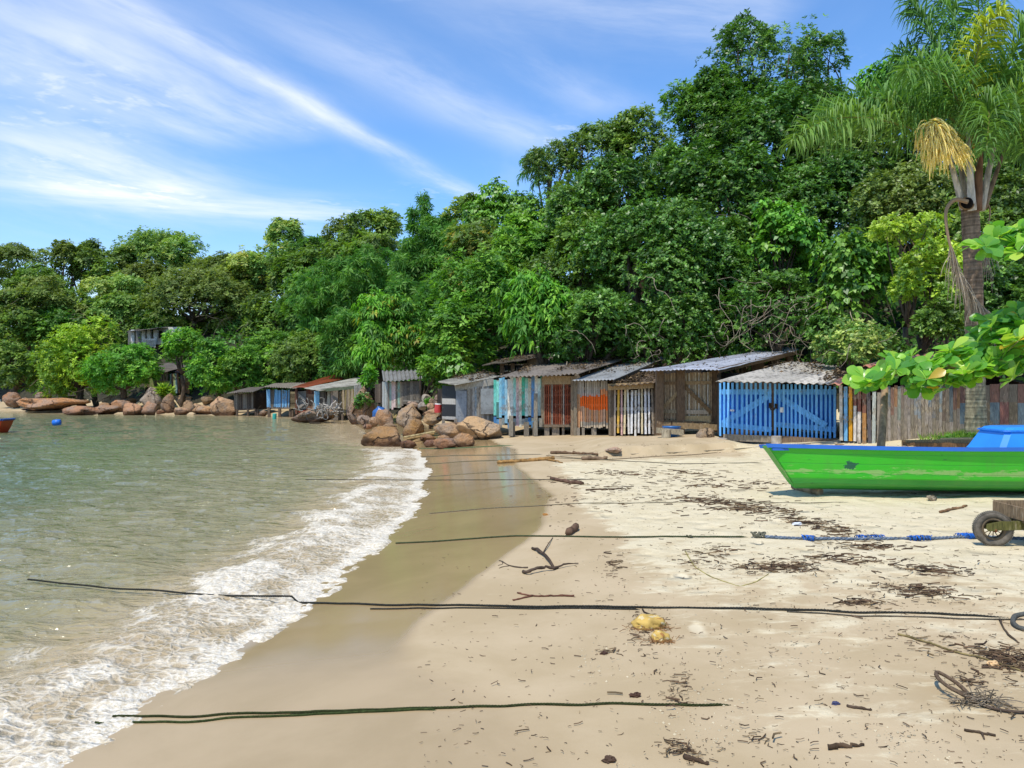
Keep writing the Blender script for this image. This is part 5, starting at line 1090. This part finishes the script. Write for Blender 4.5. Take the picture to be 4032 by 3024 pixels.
for i,(x1_,y1_,x2_,y2_) in enumerate(((1820,915,2120,860),(1850,935,2110,880),(1880,945,2125,845))):
    A,Bv=at(*C2(x1_,y1_),24.6+i*.15),at(*C2(x2_,y2_),25.3+i*.15); mb=MB(); mb.tube([A,(A+Bv)/2,Bv],.035,h(['c2ad7c','a58c60','7a6a50'][i]),7); tag(mb.build('bamboo_pole',M['bark'],None,loc=A),['pale bamboo pole lying lowest among the boulders','brown pole between the pale and the dark pole','dark pole lying highest among the boulders'][i],'pole')
A,Bv=at(*C1(1520,832),50.5),at(*C1(1575,915),49.8); mb=MB(); mb.tube([A,Bv],.05,h('c2a878'),6); tag(mb.build('pole',M['bark'],None,loc=Bv),'pale pole leaning on the smooth tan stone at the waterline','pole')
# net heaped on the long low rock
mb=MB(); c0=at(*C2(1060,640),38.5); rg=np.random.default_rng(2)
for i in range(50):
    p=c0+rg.normal(size=3)*[.55,.2,.16]; pts=[p]; d=unit(rg.normal(size=3)*[1,.5,.5])
    for j in range(5): d=unit(d+rg.normal(size=3)*.6); pts.append(pts[-1]+d*.14)
    mb.tube(pts,.03,np.array(h('b5ada0'))*rg.uniform(.4,1.2),4)
tag(mb.build('fishing_net',M['rope'],None,loc=c0),'tangled grey net heaped on the long low rock','net',kind='stuff')
# ---- ropes
def qpath(pts,dy=.012,step=14,sag=0.):
    out=[]
    for a,b in zip(pts[:-1],pts[1:]):
        n=max(2,int(abs(b[0]-a[0])/step))
        for i in range(n):
            f=i/n; xx=a[0]+(b[0]-a[0])*f; yy=a[1]+(b[1]-a[1])*f; yy+=(float(fbm(np.array([xx*.012]),np.array([a[1]*.01]),3,4)[0])-.5)*.016*(yy-831); out.append(hit(*Q(xx,yy)))
    out.append(hit(*Q(*pts[-1]))); P=np.array(out); P[:,2]+=dy; return P
def smooth(P,k=2):
    for _ in range(k): P[1:-1]=(P[:-2]+2*P[1:-1]+P[2:])/4
    return P
def rope(lab,pts,r,c,twist=True,dy=None,name='mooring_rope',cat='rope',group='mooring ropes across the beach',P=None):
    P=smooth(qpath(pts,r*.9 if dy is None else dy)) if P is None else P
    wt=(sdist(P[:,0],P[:,1])<-.15); ne=max(2,len(P)//14); P[-ne:,2]-=np.linspace(0,.03,ne); P[wt,2]-=np.linspace(-.012,-.055,max(1,wt.sum()))[:wt.sum()]
    seg=np.linalg.norm(np.diff(P,axis=0),axis=1); L=np.concatenate([[0],np.cumsum(seg)]); mb=MB(); c=np.array(h(c))
    if twist:
        n=int(min(2600,L[-1]/(r*1.1))); d=np.linspace(0,L[-1],n); Pn=np.stack([np.interp(d,L,P[:,i]) for i in range(3)],1); T=unit(np.gradient(Pn,axis=0)); S=unit(np.cross(T,[0,0,1.])); U=np.cross(S,T)
        for k in range(3):
            a=d/(r*7)*2*math.pi+k*2.094; mb.tube(Pn+S*(np.cos(a)*r*.52)[:,None]+U*(np.sin(a)*r*.52)[:,None],r*.55,c*[1,.85,1.15][k],4)
    else: mb.tube(P,r,c,6)
    o=mb.build(name,M['rope'],None,True,loc=P[0]); tag(o,lab,cat,group); return o
rope('green stained rope nearest the camera, running from the foam along the bottom',[(243,1551),(420,1549),(620,1543),(820,1535),(1000,1530),(1120,1526),(1350,1522),(1480,1524),(1620,1526)],.0075,'3c4226')
rope('second green strand just below the nearest rope where it leaves the foam',[(205,1566),(330,1563),(470,1557),(640,1548),(830,1538),(960,1533)],.007,'3f4a28')
rope('long thick dark rope crossing the whole foreground above the coconut husk',[(60,1258),(150,1268),(230,1277),(330,1285),(420,1294),(560,1301),(700,1306),(820,1310),(1050,1311),(1300,1312),(1430,1314),(1560,1316),(1650,1317),(1760,1320),(1900,1325),(2060,1330),(2240,1336)],.0095,'3a3a34')
rope('thin dark rope lying just beneath the long thick rope',[(800,1318),(1000,1316),(1200,1315),(1400,1317)],.007,'3a3a34')
rope('thin rope below the thick rope at the right edge',[(1700,1322),(1850,1330),(2000,1336),(2240,1341)],.006,'5c564a')
rope('mossy rope leaving the foam toward the small hollow log',[(855,1174),(930,1171),(1000,1167),(1070,1162),(1130,1160),(1250,1160),(1380,1160),(1500,1160),(1630,1161)],.010,'4a5238')
rope('blue grey rope with bright blue bindings leading to the cart',[(1650,1163),(1740,1168),(1900,1168),(2040,1166),(2100,1163),(2230,1167)],.019,'6c7886')
for i,(a,b,lab) in enumerate((((1733,1167),(1755,1168),'blue cord binding at the left end of the blue grey rope'),((1850,1166),(1905,1166),'long blue cord binding in the middle of the blue grey rope'),((1965,1168),(2010,1167),'frayed blue and grey binding left of the last knot'),((2068,1163),(2100,1163),'bright blue knot beside the cart wheel'))):
    P=qpath([a,b],.022,4); mb=MB(); rg=np.random.default_rng(i); A,Bv=P[0],P[-1]
    for k in range(26):
        f=rg.uniform(0,1); p=A+(Bv-A)*f; pts=[]
        for j in range(9): an=j/8*6.28+k; rr_=.022+.012*rg.random(); pts.append(p+np.array([(j/8-.5)*.05,math.cos(an)*rr_,math.sin(an)*rr_]))
        mb.tube(pts,.0045,np.array(h('2a6cc8' if rg.random()<.75 else '6c7886'))*rg.uniform(.7,1.2),4)
    tag(mb.build('rope_binding',M['rope'],None,True,loc=P[0]),lab,'binding','blue bindings on the rope')
def knot(q,lab,c,sz=.05,seed=0,n=5,name='rope_knot'):
    p=hit(*Q(*q))+[0,0,sz*.5]; mb=MB(); rg=np.random.default_rng(seed); pts=[]
    for i in range(70): a=i*.42; pts.append(p+np.array([math.cos(a*.31+seed)*sz*1.5*math.cos(a)*.6+ (i/70-.5)*sz*2,math.sin(a)*sz*.7,math.cos(a)*sz*.5]))
    mb.tube(pts,sz*.17,h(c),6); tag(mb.build(name,M['rope'],None,True,loc=p),lab,'knot')
knot((1640,1162),'grey coiled rope knot left of the blue bindings','6a6858',.06,1); knot((1490,1161),'tiny knot at the middle of the mossy rope','5a5a48',.025,2)
rope('thin pale rope on wet sand above the mossy rope',[(928,1109),(1000,1104),(1070,1098),(1130,1096),(1200,1091),(1290,1087),(1480,1086),(1660,1088),(1860,1086)],.007,'77705c')
rope('taut dark rope stretching from the water toward the boat',None,.008,'4a463a',P=np.array([np.array(at(*Q(x,y),Y)) for x,y,Y in ((660,1037,14.2),(900,1037,13.9),(1190,1036,13.5),(1400,1035,13.3),(1560,1034,13.15),(1700,1034,13.1))]))
rope('thin rope crossing the wet sand beneath the taut dark rope',[(925,1030),(1000,1025),(1070,1020),(1110,1018)],.007,'77705c',False)
rope('long thin rope running from the foam to the boat bow',[(920,1003),(1010,997),(1110,993),(1200,990),(1330,995),(1460,1003),(1660,1000)],.008,'6f6a58',False)
rope('faint rope far up the wet sand',[(910,987),(990,984),(1080,983),(1180,982)],.008,'6f6a58',False)
rope('green rope with a knot near the pale boulders',[(905,968),(960,970),(1030,966),(1080,963),(1120,962)],.009,'3f6a48',False)
rope('pale rope running past the buried rock to the blue hut',[(1210,986),(1330,982),(1450,978),(1560,972),(1640,967)],.010,'a89a80',False)
P=np.array([at(*C4(1065,1025),18.3),at(*C4(1200,1012),18.2),at(*C4(1400,995),18.1),at(*C4(1640,975),18.2)]); rope('white rope tied from the sand to the sill of the blue hut',None,.018,'c4bcac',False,P=P)
rope('thin brown rope snaking beside the driftwood under the sand step',[(1180,985),(1290,994),(1420,987),(1500,983),(1560,977)],.008,'7a6a50',False)
# frayed rope end with a loop, bottom right
mb=MB(); L0=[(2105,1520),(2070,1495),(2035,1480),(2018,1472),(2022,1490),(2050,1510),(2085,1520),(2110,1524)]; P=smooth(qpath(L0,.012,6),3); P[:,2]+=.05*np.sin(np.linspace(0,math.pi,len(P))); mb.tube(P,.011,h('6c5a48'),6)
P=smooth(qpath([(2105,1522),(2150,1535),(2240,1545)],.01,8)); mb.tube(P,.008,h('5a4c40'),6); rg=np.random.default_rng(6); c0=hit(*Q(2115,1522))
for i in range(110):
    p=c0+rg.normal(size=3)*[.07,.035,.012]+[.0,0,.02]; d=unit(rg.normal(size=3)*[1,.6,.35]+[.5,0,.05]); mb.tube([p,p+d*.04,p+d*.08+[0,0,-.01]],.003,np.array(h('8a7c68'))*rg.uniform(.5,1.3),3,False)
tag(mb.build('frayed_rope',M['rope'],None,True,loc=c0),'frayed brown rope end tied in a long loop at the lower right','rope')
P=smooth(qpath([(2240,1325),(2190,1335),(2185,1350),(2200,1362),(2240,1370)],.015,4),2); mb=MB(); mb.tube(P,.016,h('5c5c56'),7); tag(mb.build('rope_loop',M['rope'],None,True,loc=P[0]),'loop of thick grey rope at the right edge','rope')
# ---- sticks and driftwood one can point at
def stick(lab,branches,r0,c,name='driftwood_branch',cat='branch',lift=.0,seed=0):
    mb=MB(); rg=np.random.default_rng(seed+17); o=None
    for k,(pts,ra,rb) in enumerate(branches):
        P=smooth(qpath(pts,ra*.85,5),2); n=len(P); P[:,2]+=lift*np.sin(np.linspace(0,math.pi,n))*(1 if k==0 else .6); P+=rg.normal(size=P.shape)*ra*.18
        rr=np.linspace(ra,rb,n)*(1+.12*rg.normal(size=n)); mb.tube(P,np.maximum(rr,.0015),np.array(h(c))*rg.uniform(.85,1.15),7); o=P[0] if o is None else o
    tag(mb.build(name,M['bark'],None,True,loc=o),lab,cat); 
stick('gnarled forked dark branch, biggest on the damp sand',[([(1130,1238),(1138,1243),(1150,1240),(1170,1235),(1195,1233),(1205,1228)],.016,.013),([(1150,1188),(1165,1196),(1182,1210),(1197,1231)],.016,.012),([(1172,1199),(1185,1180),(1194,1162)],.007,.004),([(1197,1230),(1222,1225),(1250,1219)],.011,.004)],.016,'55463a',lift=.03)
stick('small forked twig left of the gnarled dark branch',[([(1140,1228),(1118,1228),(1100,1225),(1085,1216),(1078,1212)],.008,.004),([(1100,1225),(1090,1226),(1078,1228)],.005,.003),([(1085,1217),(1088,1222),(1076,1222)],.004,.003)],.008,'5c4f42')
stick('reddish twig with a forked left end above the thick rope',[([(1240,1289),(1190,1288),(1150,1287),(1118,1282)],.009,.006),([(1150,1287),(1125,1293),(1108,1298)],.008,.006),([(1135,1285),(1118,1280)],.004,.003)],.009,'6f4a3a')
stick('short hollow brown log lying above the mossy rope',[([(1226,1157),(1238,1150),(1247,1144)],.042,.04)],.04,'6a5240',name='hollow_log',cat='log')
stick('peeled yellow brown driftwood log across the far wet sand',[([(1074,1001),(1110,999),(1150,997),(1178,995),(1196,992)],.035,.05),([(1178,995),(1215,1001)],.03,.012)],.04,'a07a48',name='driftwood_log',cat='log')
stick('dark driftwood pole on the sand below the teal hut',[([(1190,981),(1230,981),(1290,984)],.04,.025)],.03,'7a6048',name='driftwood_log',cat='log')
stick('short straight brown log on the dry sand below the orange hut',[([(1257,994),(1312,993)],.045,.045)],.04,'7c6650',name='driftwood_log',cat='log')
stick('curved brown branch on the far sand with a pale broken end',[([(1190,1036),(1215,1042),(1232,1044),(1258,1047)],.03,.04)],.03,'6a5040')
stick('thin long stick on the sand right of the curved brown branch',[([(1265,1060),(1310,1058),(1345,1055)],.014,.01)],.01,'5c4a3a')
stick('straight brown stick lying below the green boat',[([(2030,1109),(2060,1102),(2088,1095)],.018,.016)],.016,'8a6a4c',name='stick',cat='stick')
stick('dark chunky stick at the bottom of the beach',[([(1788,1621),(1815,1618),(1866,1612)],.014,.006)],.014,'5c4a38',name='stick',cat='stick')
stick('long straight cane pointing down to the twig heap at the right edge',[([(1940,1371),(2030,1398),(2130,1426),(2230,1460)],.007,.005)],.007,'8a7a50',name='cane',cat='stick')
stick('curved dark twig above the frayed rope at the right edge',[([(2160,1340),(2168,1362),(2185,1380),(2200,1390)],.008,.005)],.008,'5a4a3a',name='twig',cat='stick')
stick('broken stick with side twigs left of the bottom right corner',[([(2083,1580),(2110,1583),(2150,1590)],.007,.006),([(2120,1584),(2126,1598)],.006,.004)],.007,'5a4a3a',name='twig',cat='stick')
stick('dark stick on the lowest edge of the picture near the twig heaps',[([(1478,1638),(1500,1644),(1530,1652)],.012,.008)],.012,'4c3c2e',name='stick',cat='stick')
stick('yellow straw arching over the litter on the dry sand',[([(1480,1190),(1500,1225),(1540,1248),(1600,1268),(1630,1258),(1660,1240)],.005,.003)],.005,'b5a868',name='straw',cat='straw')
stick('dark stick beside the hook shaped twig at lower right',[([(1830,1525),(1850,1529),(1883,1535)],.008,.006)],.008,'5a4a3c',name='twig',cat='stick')
# coconut husk: broken yellow halves with fibres
for nm,lab,(x,y),sz,sd in (('coconut_husk','large broken yellow coconut husk below the thick rope',(1408,1362),(.115,.085,.065),3),('coconut_husk','smaller yellow husk piece just below the large broken husk',(1430,1388),(.062,.05,.045),4)):
    p=hit(*Q(x,y)); p[1]+=sz[1]; p[2]=g1(p[0],p[1])+sz[2]*.35; t=thing(nm,lab,'husk',p); mb=MB(); v,f=ICO[4]; rg=np.random.default_rng(sd); v=v*1.
    k=np.array([mnoise.fractal(Vector(q*1.7+sd),1,2,3) for q in v]); v=v*(1+.22*k)[:,None]; n2=np.array([mnoise.noise(Vector(q*2.2+sd*3)) for q in v])
    cl=[h('cbb88c') if n2[list(fa)].mean()>.3 else (h('9a6c38') if n2[list(fa)].mean()<-.38 else h('c2a052')) for fa in f]
    mb.add(v*sz+p,f,np.array(cl)); mb.build('shell',M['plain'],t,True); mb=MB()
    for i in range(70): q=p+np.array([rg.normal()*sz[0]*.7,-sz[1]*rg.uniform(.5,1.2),-sz[2]*.25+.012*rg.random()]); d=unit(rg.normal(size=3)*[1,.6,.25]); mb.tube([q,q+d*.03,q+d*.05+[0,0,-.006]],.0022,np.array(h('8a6238'))*rg.uniform(.7,1.3),3,False)
    mb.build('fibres',M['plain'],t)
def crumple(lab,q,sz,c,name,cat,sd=1):
    p=hit(*Q(*q)); p[2]+=sz*.25; mb=MB(); v,f=ICO[3]; k=np.array([mnoise.fractal(Vector(a*2.+sd),1,2,3) for a in v]); mb.add(v*(1+.5*k)[:,None]*[sz,sz*.6,sz*.5]+p,f,h(c)); tag(mb.build(name,M['plain'],None,loc=p),lab,cat)
crumple('crumpled white plastic scrap beside the twigs below the boat',(1722,1135),.05,'eceef0','plastic_scrap','litter',1)
crumple('pale orange shell or peel lying at the right edge twig heap',(2145,1437),.035,'dcb480','peel','litter',2); crumple('dark blue rag knotted on a twig at lower right',(1806,1540-18),.022,'3a3c58','rag','litter',3)
crumple('dead orange leaf on the wet edge of the sand',(1178,1113),.035,'b07a3c','dead_leaf','leaf',4); crumple('dark brown seed cluster on the damp sand near the bottom',(1372,1505),.03,'4c3222','seed_cluster','seeds',5)
crumple('brown seed cluster left of the two dark pods',(1304,1413),.024,'55382a','seed_cluster','seeds',6); crumple('dark twig bundle at the bottom edge of the sand',(1316,1645),.032,'4a3626','seed_cluster','seeds',7)
# ---- scattered drift litter: countless little sticks, one object
rg=np.random.default_rng(77); SQ=[]
def lit(cx,cy,sx,sy,n,L,ang=.25,slope=0.):
    if cy>1330: n=int(n*.5); L*=.75
    else: n=int(n*.62); L*=.85
    for i in range(n):
        a=rg.normal()*sx; x=cx+a; y=cy+rg.normal()*sy+a*slope
        if y<958 or y>1690: continue
        SQ.append((x,y,L*rg.lognormal(0,.45),rg.normal()*ang))
for a in ((1530,1082,45,5,130,.13),(1600,1097,40,5,130,.12),(1660,1105,35,5,110,.11),(1740,1128,40,4,110,.1),(1775,1143,30,4,80,.09),(1830,1158,28,5,80,.09),(1860,1180,45,4,110,.09),(1700,1225,38,6,190,.08),(1645,1228,30,4,70,.07),(1830,1210,50,5,130,.08),(1990,1228,28,6,100,.07),(2050,1235,35,4,60,.07),(1970,1275,40,7,170,.065),(1860,1302,30,5,120,.06),(2050,1290,45,6,70,.06),(2170,1420,35,12,200,.07),(2190,1440,25,8,120,.06),(2110,1468,30,8,60,.05),(1330,1220,12,22,60,.06),(1545,1050,50,4,90,.12),(1480,1020,45,4,70,.13),(1630,1045,60,4,70,.12),(1400,1030,50,5,60,.12),(1310,1022,25,3,50,.11),(1460,1500,14,18,70,.045),(1480,1470,10,10,30,.04),(1390,1385,14,18,60,.05),(1370,1345,12,10,30,.05),(1555,1190,25,8,60,.07),(1520,1210,25,10,60,.06),(1640,1600,30,12,30,.05),(1475,1625,20,8,60,.05),(1455,1610,18,8,30,.05),(1225,1040,22,3,40,.09),(1340,1055,55,7,90,.08),(1240,1085,40,10,70,.06),(1360,1085,45,10,70,.06),(1420,1340,14,7,60,.04),(1990,1385,50,15,60,.05),(2060,1400,40,15,60,.05),(1310,1405,12,6,40,.04)): lit(*a,slope=.06); lit(a[0],a[1],a[2]*2.2,a[3]*2.4,int(a[4]*.45),a[5]*.6,.7)
for i in range(3300):
    x=rg.uniform(1180,2260); y=960+730*rg.random()**1.75; 
    bx_=np.interp(y,[960,1060,1130,1210,1300,1440,1560,1690],[1080,1200,1230,1290,1320,1380,1470,1560])
    if x<bx_-rg.exponential(50): continue
    SQ.append((x,y,(.010+.055*rg.random()**4)*(1.1 if y<1250 else .8),rg.normal()*.8))
for i in range(260): SQ.append((rg.uniform(900,1350),rg.uniform(1180,1659),.018*rg.lognormal(0,.5),rg.normal()*.5))
ss=np.array(SQ); 
# intersect all rays with the sand at once
Yg=np.full(len(ss),5.); sx=ss[:,0]*1.8228; sy=ss[:,1]*1.8228
for _ in range(25): Z=gz((sx-CX)/F*Yg,Yg); Yn=(CAMZ-Z)*F/np.maximum(sy-HY,40); Yg=Yg*.5+np.clip(Yn,2,26)*.5
Xg=(sx-CX)/F*Yg; Zg=gz(Xg,Yg); keep=(sdist(Xg,Yg)>.35); ss,Xg,Yg,Zg=ss[keep],Xg[keep],Yg[keep],Zg[keep]
n=len(ss); th=ss[:,3]+rg.choice([0,0,0,1.2],n)*rg.normal(size=n); L=ss[:,2]; wv=np.clip(L*.06,.0016,.006)*rg.uniform(.7,1.3,n)
d=np.stack([np.cos(th),np.sin(th)*1.6,rg.normal(size=n)*.10+.02],1); d=unit(d); s_=unit(np.cross(d,[0,0,1.])); u_=np.cross(s_,d); c=np.stack([Xg,Yg,Zg+wv*.8+rg.exponential(.006,n)],1)
bend=rg.normal(size=(n,1))*.2*L[:,None]; V=[]
for e,bb in ((-.5,0.),(0.,1.),(.5,0.)):
    for k in range(3): a=k*2.094; V.append(c+d*(L*e)[:,None]+s_*bend*bb+(s_*math.cos(a)+u_*math.sin(a))*wv[:,None])
V=np.stack(V,1).reshape(-1,3); b9=np.arange(n)[:,None]*9; qd=[]
for i in range(2):
    for k in range(3): qd.append(np.stack([i*3+k+0*b9[:,0],i*3+(k+1)%3+0*b9[:,0],(i+1)*3+(k+1)%3+0*b9[:,0],(i+1)*3+k+0*b9[:,0]],1)+b9)
qd=np.stack(qd,1).reshape(-1,4); pc=palette(['5a4836','6a543e','7a624a','4c3c30','8c7656','66503c'])[rg.integers(0,6,n)]*rg.uniform(.7,1.2,(n,1))
o=np_mesh('drift_litter',V,qd,np.repeat(pc,6,0),M['bark']); tag(o,'countless small brown twigs and seaweed stalks strewn over the sand','litter',kind='stuff')
# crumbs of pale sand, tiny lumps
n=5200; x=rg.uniform(1250,2250,n); y=970+700*rg.random(n)**1.1; sx,sy=x*1.8228,y*1.8228; Yg=np.full(n,5.)
for _ in range(25): Z=gz((sx-CX)/F*Yg,Yg); Yg=Yg*.5+np.clip((CAMZ-Z)*F/np.maximum(sy-HY,40),2,26)*.5
Xg=(sx-CX)/F*Yg; cl=fbm(Xg*2.2,Yg*2.2,3,15); m=cl>.55; Xg,Yg=Xg[m],Yg[m]; n=len(Xg); r=.003+.008*rg.random(n)**3
oc=np.array([[1,0,0],[0,1,0],[-1,0,0],[0,-1,0],[0,0,.8]]); V=(np.stack([Xg,Yg,gz(Xg,Yg)+.001],1)[:,None,:]+oc[None]*r[:,None,None]*rg.uniform(.7,1.3,(n,5,1))).reshape(-1,3); b5=np.arange(n)[:,None]*5
tr=np.stack([np.concatenate([b5+k,b5+(k+1)%4,b5+4],1) for k in range(4)],1).reshape(-1,3); o=np_mesh('sand_crumbs',V,tr,np.repeat(np.array([h('c8b896')])*rg.uniform(.8,1.0,(n,1)),4,0),M['plain']); tag(o,'small crumbs of dry sand scattered over the beach','sand crumbs',kind='stuff')
# ---- grass by the palm and fallen leaves on the roofs
rg=np.random.default_rng(21); n=1500; x=np.concatenate([rg.normal(1450,130,n),rg.uniform(950,1500,500)]); P=[]
X0=np.array([at(*C5(a,1380),rg.uniform(15.2,16.9)) for a in x]); X0[:,2]=gz(X0[:,0],X0[:,1]); n=len(X0); D=unit(rg.normal(size=(n,3))*[.45,.35,.2]+[0,0,1.]); N=unit(np.cross(D,rg.normal(size=(n,3)))); V,q=leaf_quads(X0,D,N,rg.uniform(.10,.28,n),np.full(n,.014),.15)
o=np_mesh('grass',V,q,palette(['6f9436','86a83e','5a8030'])[rg.integers(0,3,n)]*rg.uniform(.7,1.2,(n,1)),M['soft']); tag(o,'green grass tufts round the foot of the palm','grass',kind='stuff')
for i,(x,y,lab) in enumerate(((1380,1450,'creeping leafy weed by the timber beams'),(1320,1318,'low green weed at the foot of the boards left of the palm'),(1460,1330,'low green weed touching the palm trunk'))):
    b=at(*C5(x,y),14.2 if i==0 else 15.9); b[2]=g1(b[0],b[1]); P=b+rg.normal(size=(40,3))*[.2,.12,.03]+[0,0,.08]; A=unit(rg.normal(size=(40,3))*.5+[0,0,1.]); Pp,D,N,LL,WW=rosettes(P,A,5,.09,.06,rg); V,q=leaf_quads(Pp,D,N,LL,WW,.2); o=np_mesh('weed',V,q,PAL['bright'][rg.integers(0,4,len(Pp))]*rg.uniform(.7,1.2,(len(Pp),1)),M['soft']); tag(o,lab,'weed')
def roof_leaves(c,quad,n,seed,dens=(0,1)):
    rg=np.random.default_rng(seed); P=[at(*c(*q[:2]),q[2]) for q in quad]; u,v=rg.random((2,n)); v=dens[0]+(dens[1]-dens[0])*v; m=fbm(u*7,v*5,3,seed)>.47; u,v=u[m],v[m]; n=len(u); u,v=u[:,None],v[:,None]
    p=(P[0]*(1-u)+P[1]*u)*(1-v)+(P[3]*(1-u)+P[2]*u)*v+np.array([0,0,.055])+rg.exponential(.02,(n,1))*[0,0,1]; D=unit(rg.normal(size=(n,3))*[1,1,.25]); N=unit(rg.normal(size=(n,3))*.35+[0,-.2,1.]); return p,D,N
pp=[roof_leaves(C3,[(690,300,23.9),(1388,268,23.4),(1850,126,30),(1140,150,31)],3000,1,(.15,1)),roof_leaves(C3,[(1650,375,23.2),(2075,345,22.9),(2090,250,26.5),(1800,280,27)],4200,2,(.04,1)),roof_leaves(C4,[(818,440,18.5),(1840,472,18.),(2140,340,22.5),(1480,275,23.)],700,3,(.4,1)),roof_leaves(C4,[(1700,472,18.25),(2060,440,17.6),(2200,330,21.5),(1900,330,22.)],1100,4,(.1,1)),roof_leaves(C4,[(160,350,21.3),(842,346,21.),(1560,172,29),(1436,146,31)],250,5),roof_leaves(C3,[(1332,326,23.3),(1692,322,23.1),(2178,117,30),(1850,150,30.5)],350,6,(.2,1)),roof_leaves(C3,[(162,336,25.4),(312,374,24.1),(720,290,25.6),(545,262,28.6)],600,7,(.3,1)),roof_leaves(C3,[(548,196,31.8),(920,150,31.6),(1500,30,34),(980,60,38)],1500,8)]
p,D,N=[np.concatenate(z) for z in zip(*pp)]; n=len(p); L=rg.uniform(.05,.14,n); V,q=leaf_quads(p,D,N,L,L*.45,.1)
o=np_mesh('fallen_leaves',V,q,palette(['4f3e2a','3f3324','6a543a','332a20','857052','4a3e30'])[rg.integers(0,6,n)]*rg.uniform(.6,1.2,(n,1)),M['dry']); tag(o,'dead brown leaves and twigs lying on the hut roofs','fallen leaves',kind='stuff')
# =====================================================  SKY, SUN, CAMERA
w=bpy.data.worlds.new('World'); scene.world=w; w.use_nodes=True; t=NT(w.node_tree); bg=t.n['Background']
SUN_EL,SUN_AZ=R(63),R(212)      # azimuth clockwise from +Y
sky=t.n.new('ShaderNodeTexSky'); sky.sky_type='NISHITA'; sky.sun_disc=False; sky.sun_elevation=SUN_EL; sky.sun_rotation=SUN_AZ
sky.air_density=1.1; sky.dust_density=.25; sky.ozone_density=2.4
tc=t.n.new('ShaderNodeTexCoord').outputs['Generated']; s=t.sep(tc)
zz=t.m('MAXIMUM',s[2],.015); pl=t.comb(t.m('DIVIDE',s[0],zz),t.m('DIVIDE',s[1],zz),0.)
def skp(x,y): X=(x-CX)/F; Z=(HY-y)/F; return np.array([X/Z,1/Z])
warp=t.vm('ADD',pl,t.vm('MULTIPLY',t.noise(pl,.7,3,col=True),(.3,.3,0.)))
tot=None
for (a,b,wd,st,sc) in (((450,0),(1900,800),.085,.72,.7),((1330,180),(2120,560),.16,.42,.8),((0,100),(1000,520),.42,.52,.8),((0,560),(700,760),.5,.6,.6),((150,750),(1350,860),.42,.65,.6),((2300,0),(3000,80),.22,.4,1.),((2100,230),(2400,420),.12,.25,1.)):
    A,Bv=skp(*a),skp(*b); d=(Bv-A)/np.linalg.norm(Bv-A); L=np.linalg.norm(Bv-A); n=np.array([-d[1],d[0]])
    q=t.vm('SUBTRACT',warp,(float(A[0])+.15,float(A[1])+.15,0.)); u=t.vm('DOT_PRODUCT',q,(float(d[0]),float(d[1]),0.)); v=t.vm('DOT_PRODUCT',q,(float(n[0]),float(n[1]),0.))
    fib=t.noise(t.comb(t.m('MULTIPLY',u,.9*sc),t.m('MULTIPLY',v,2.6*sc),float(a[0])*.01),1.6,7,.62,.1)
    g=t.m('EXPONENT',t.m('MULTIPLY',t.m('POWER',t.m('ABSOLUTE',t.m('DIVIDE',v,wd)),2.),-1.))
    e=t.m('MULTIPLY',t.sm(u,-.8,.3),t.sm(u,L*.85,L*1.25,1.,0.))
    k=t.m('MULTIPLY',t.m('MULTIPLY',g,e),t.m('MULTIPLY',t.sm(fib,.25,.7,.12,1.),st)); tot=k if tot is None else t.m('ADD',tot,k)
# thin veil everywhere, mackerel ripples low on the left
veil=t.m('MULTIPLY',t.sm(t.noise(t.vm('MULTIPLY',warp,(1.,.35,1.)),.55,6,.6),.46,.78),.34)
rip=t.m('MULTIPLY',t.sm(t.noise(warp,9.,3,.6),.5,.68),t.sm(t.noise(warp,.9,2),.52,.68)); tot=t.m('ADD',t.m('ADD',tot,veil),t.m('MULTIPLY',rip,.3))
low=t.sm(s[2],.0,.24,.42,0.); tot=t.m('ADD',tot,low)
tot=t.m('MINIMUM',t.m('MULTIPLY',tot,1.0),.93)
tint=t.mix(1.,sky.outputs[0],(.66,.93,1.2),'MULTIPLY')
t.put(bg.inputs[0],t.mix(tot,tint,(5.6,5.9,6.5))); bg.inputs[1].default_value=.14
sd=bpy.data.lights.new('sun','SUN'); sd.energy=3.2; sd.angle=R(.53); sd.color=(1,.94,.83); so=bpy.data.objects.new('sun',sd); col.objects.link(so)
dv=Vector((math.sin(SUN_AZ)*math.cos(SUN_EL),math.cos(SUN_AZ)*math.cos(SUN_EL),math.sin(SUN_EL))); so.rotation_euler=(-dv).to_track_quat('-Z','Y').to_euler(); so.location=dv*60
cd=bpy.data.cameras.new('camera'); co=bpy.data.objects.new('camera',cd); col.objects.link(co); co.location=(0,0,CAMZ); co.rotation_euler=(R(90),0,0)
cd.sensor_width=36; cd.lens=F/4032*36; cd.shift_y=(HY-1512)/4032; cd.clip_end=2000; scene.camera=co
vs=scene.view_settings; vs.view_transform='Standard'; vs.look='None'; vs.exposure=.42; vs.gamma=1
scene.render.engine='CYCLES'; scene.cycles.max_bounces=6; scene.cycles.diffuse_bounces=3; scene.cycles.glossy_bounces=3; scene.cycles.transmission_bounces=4
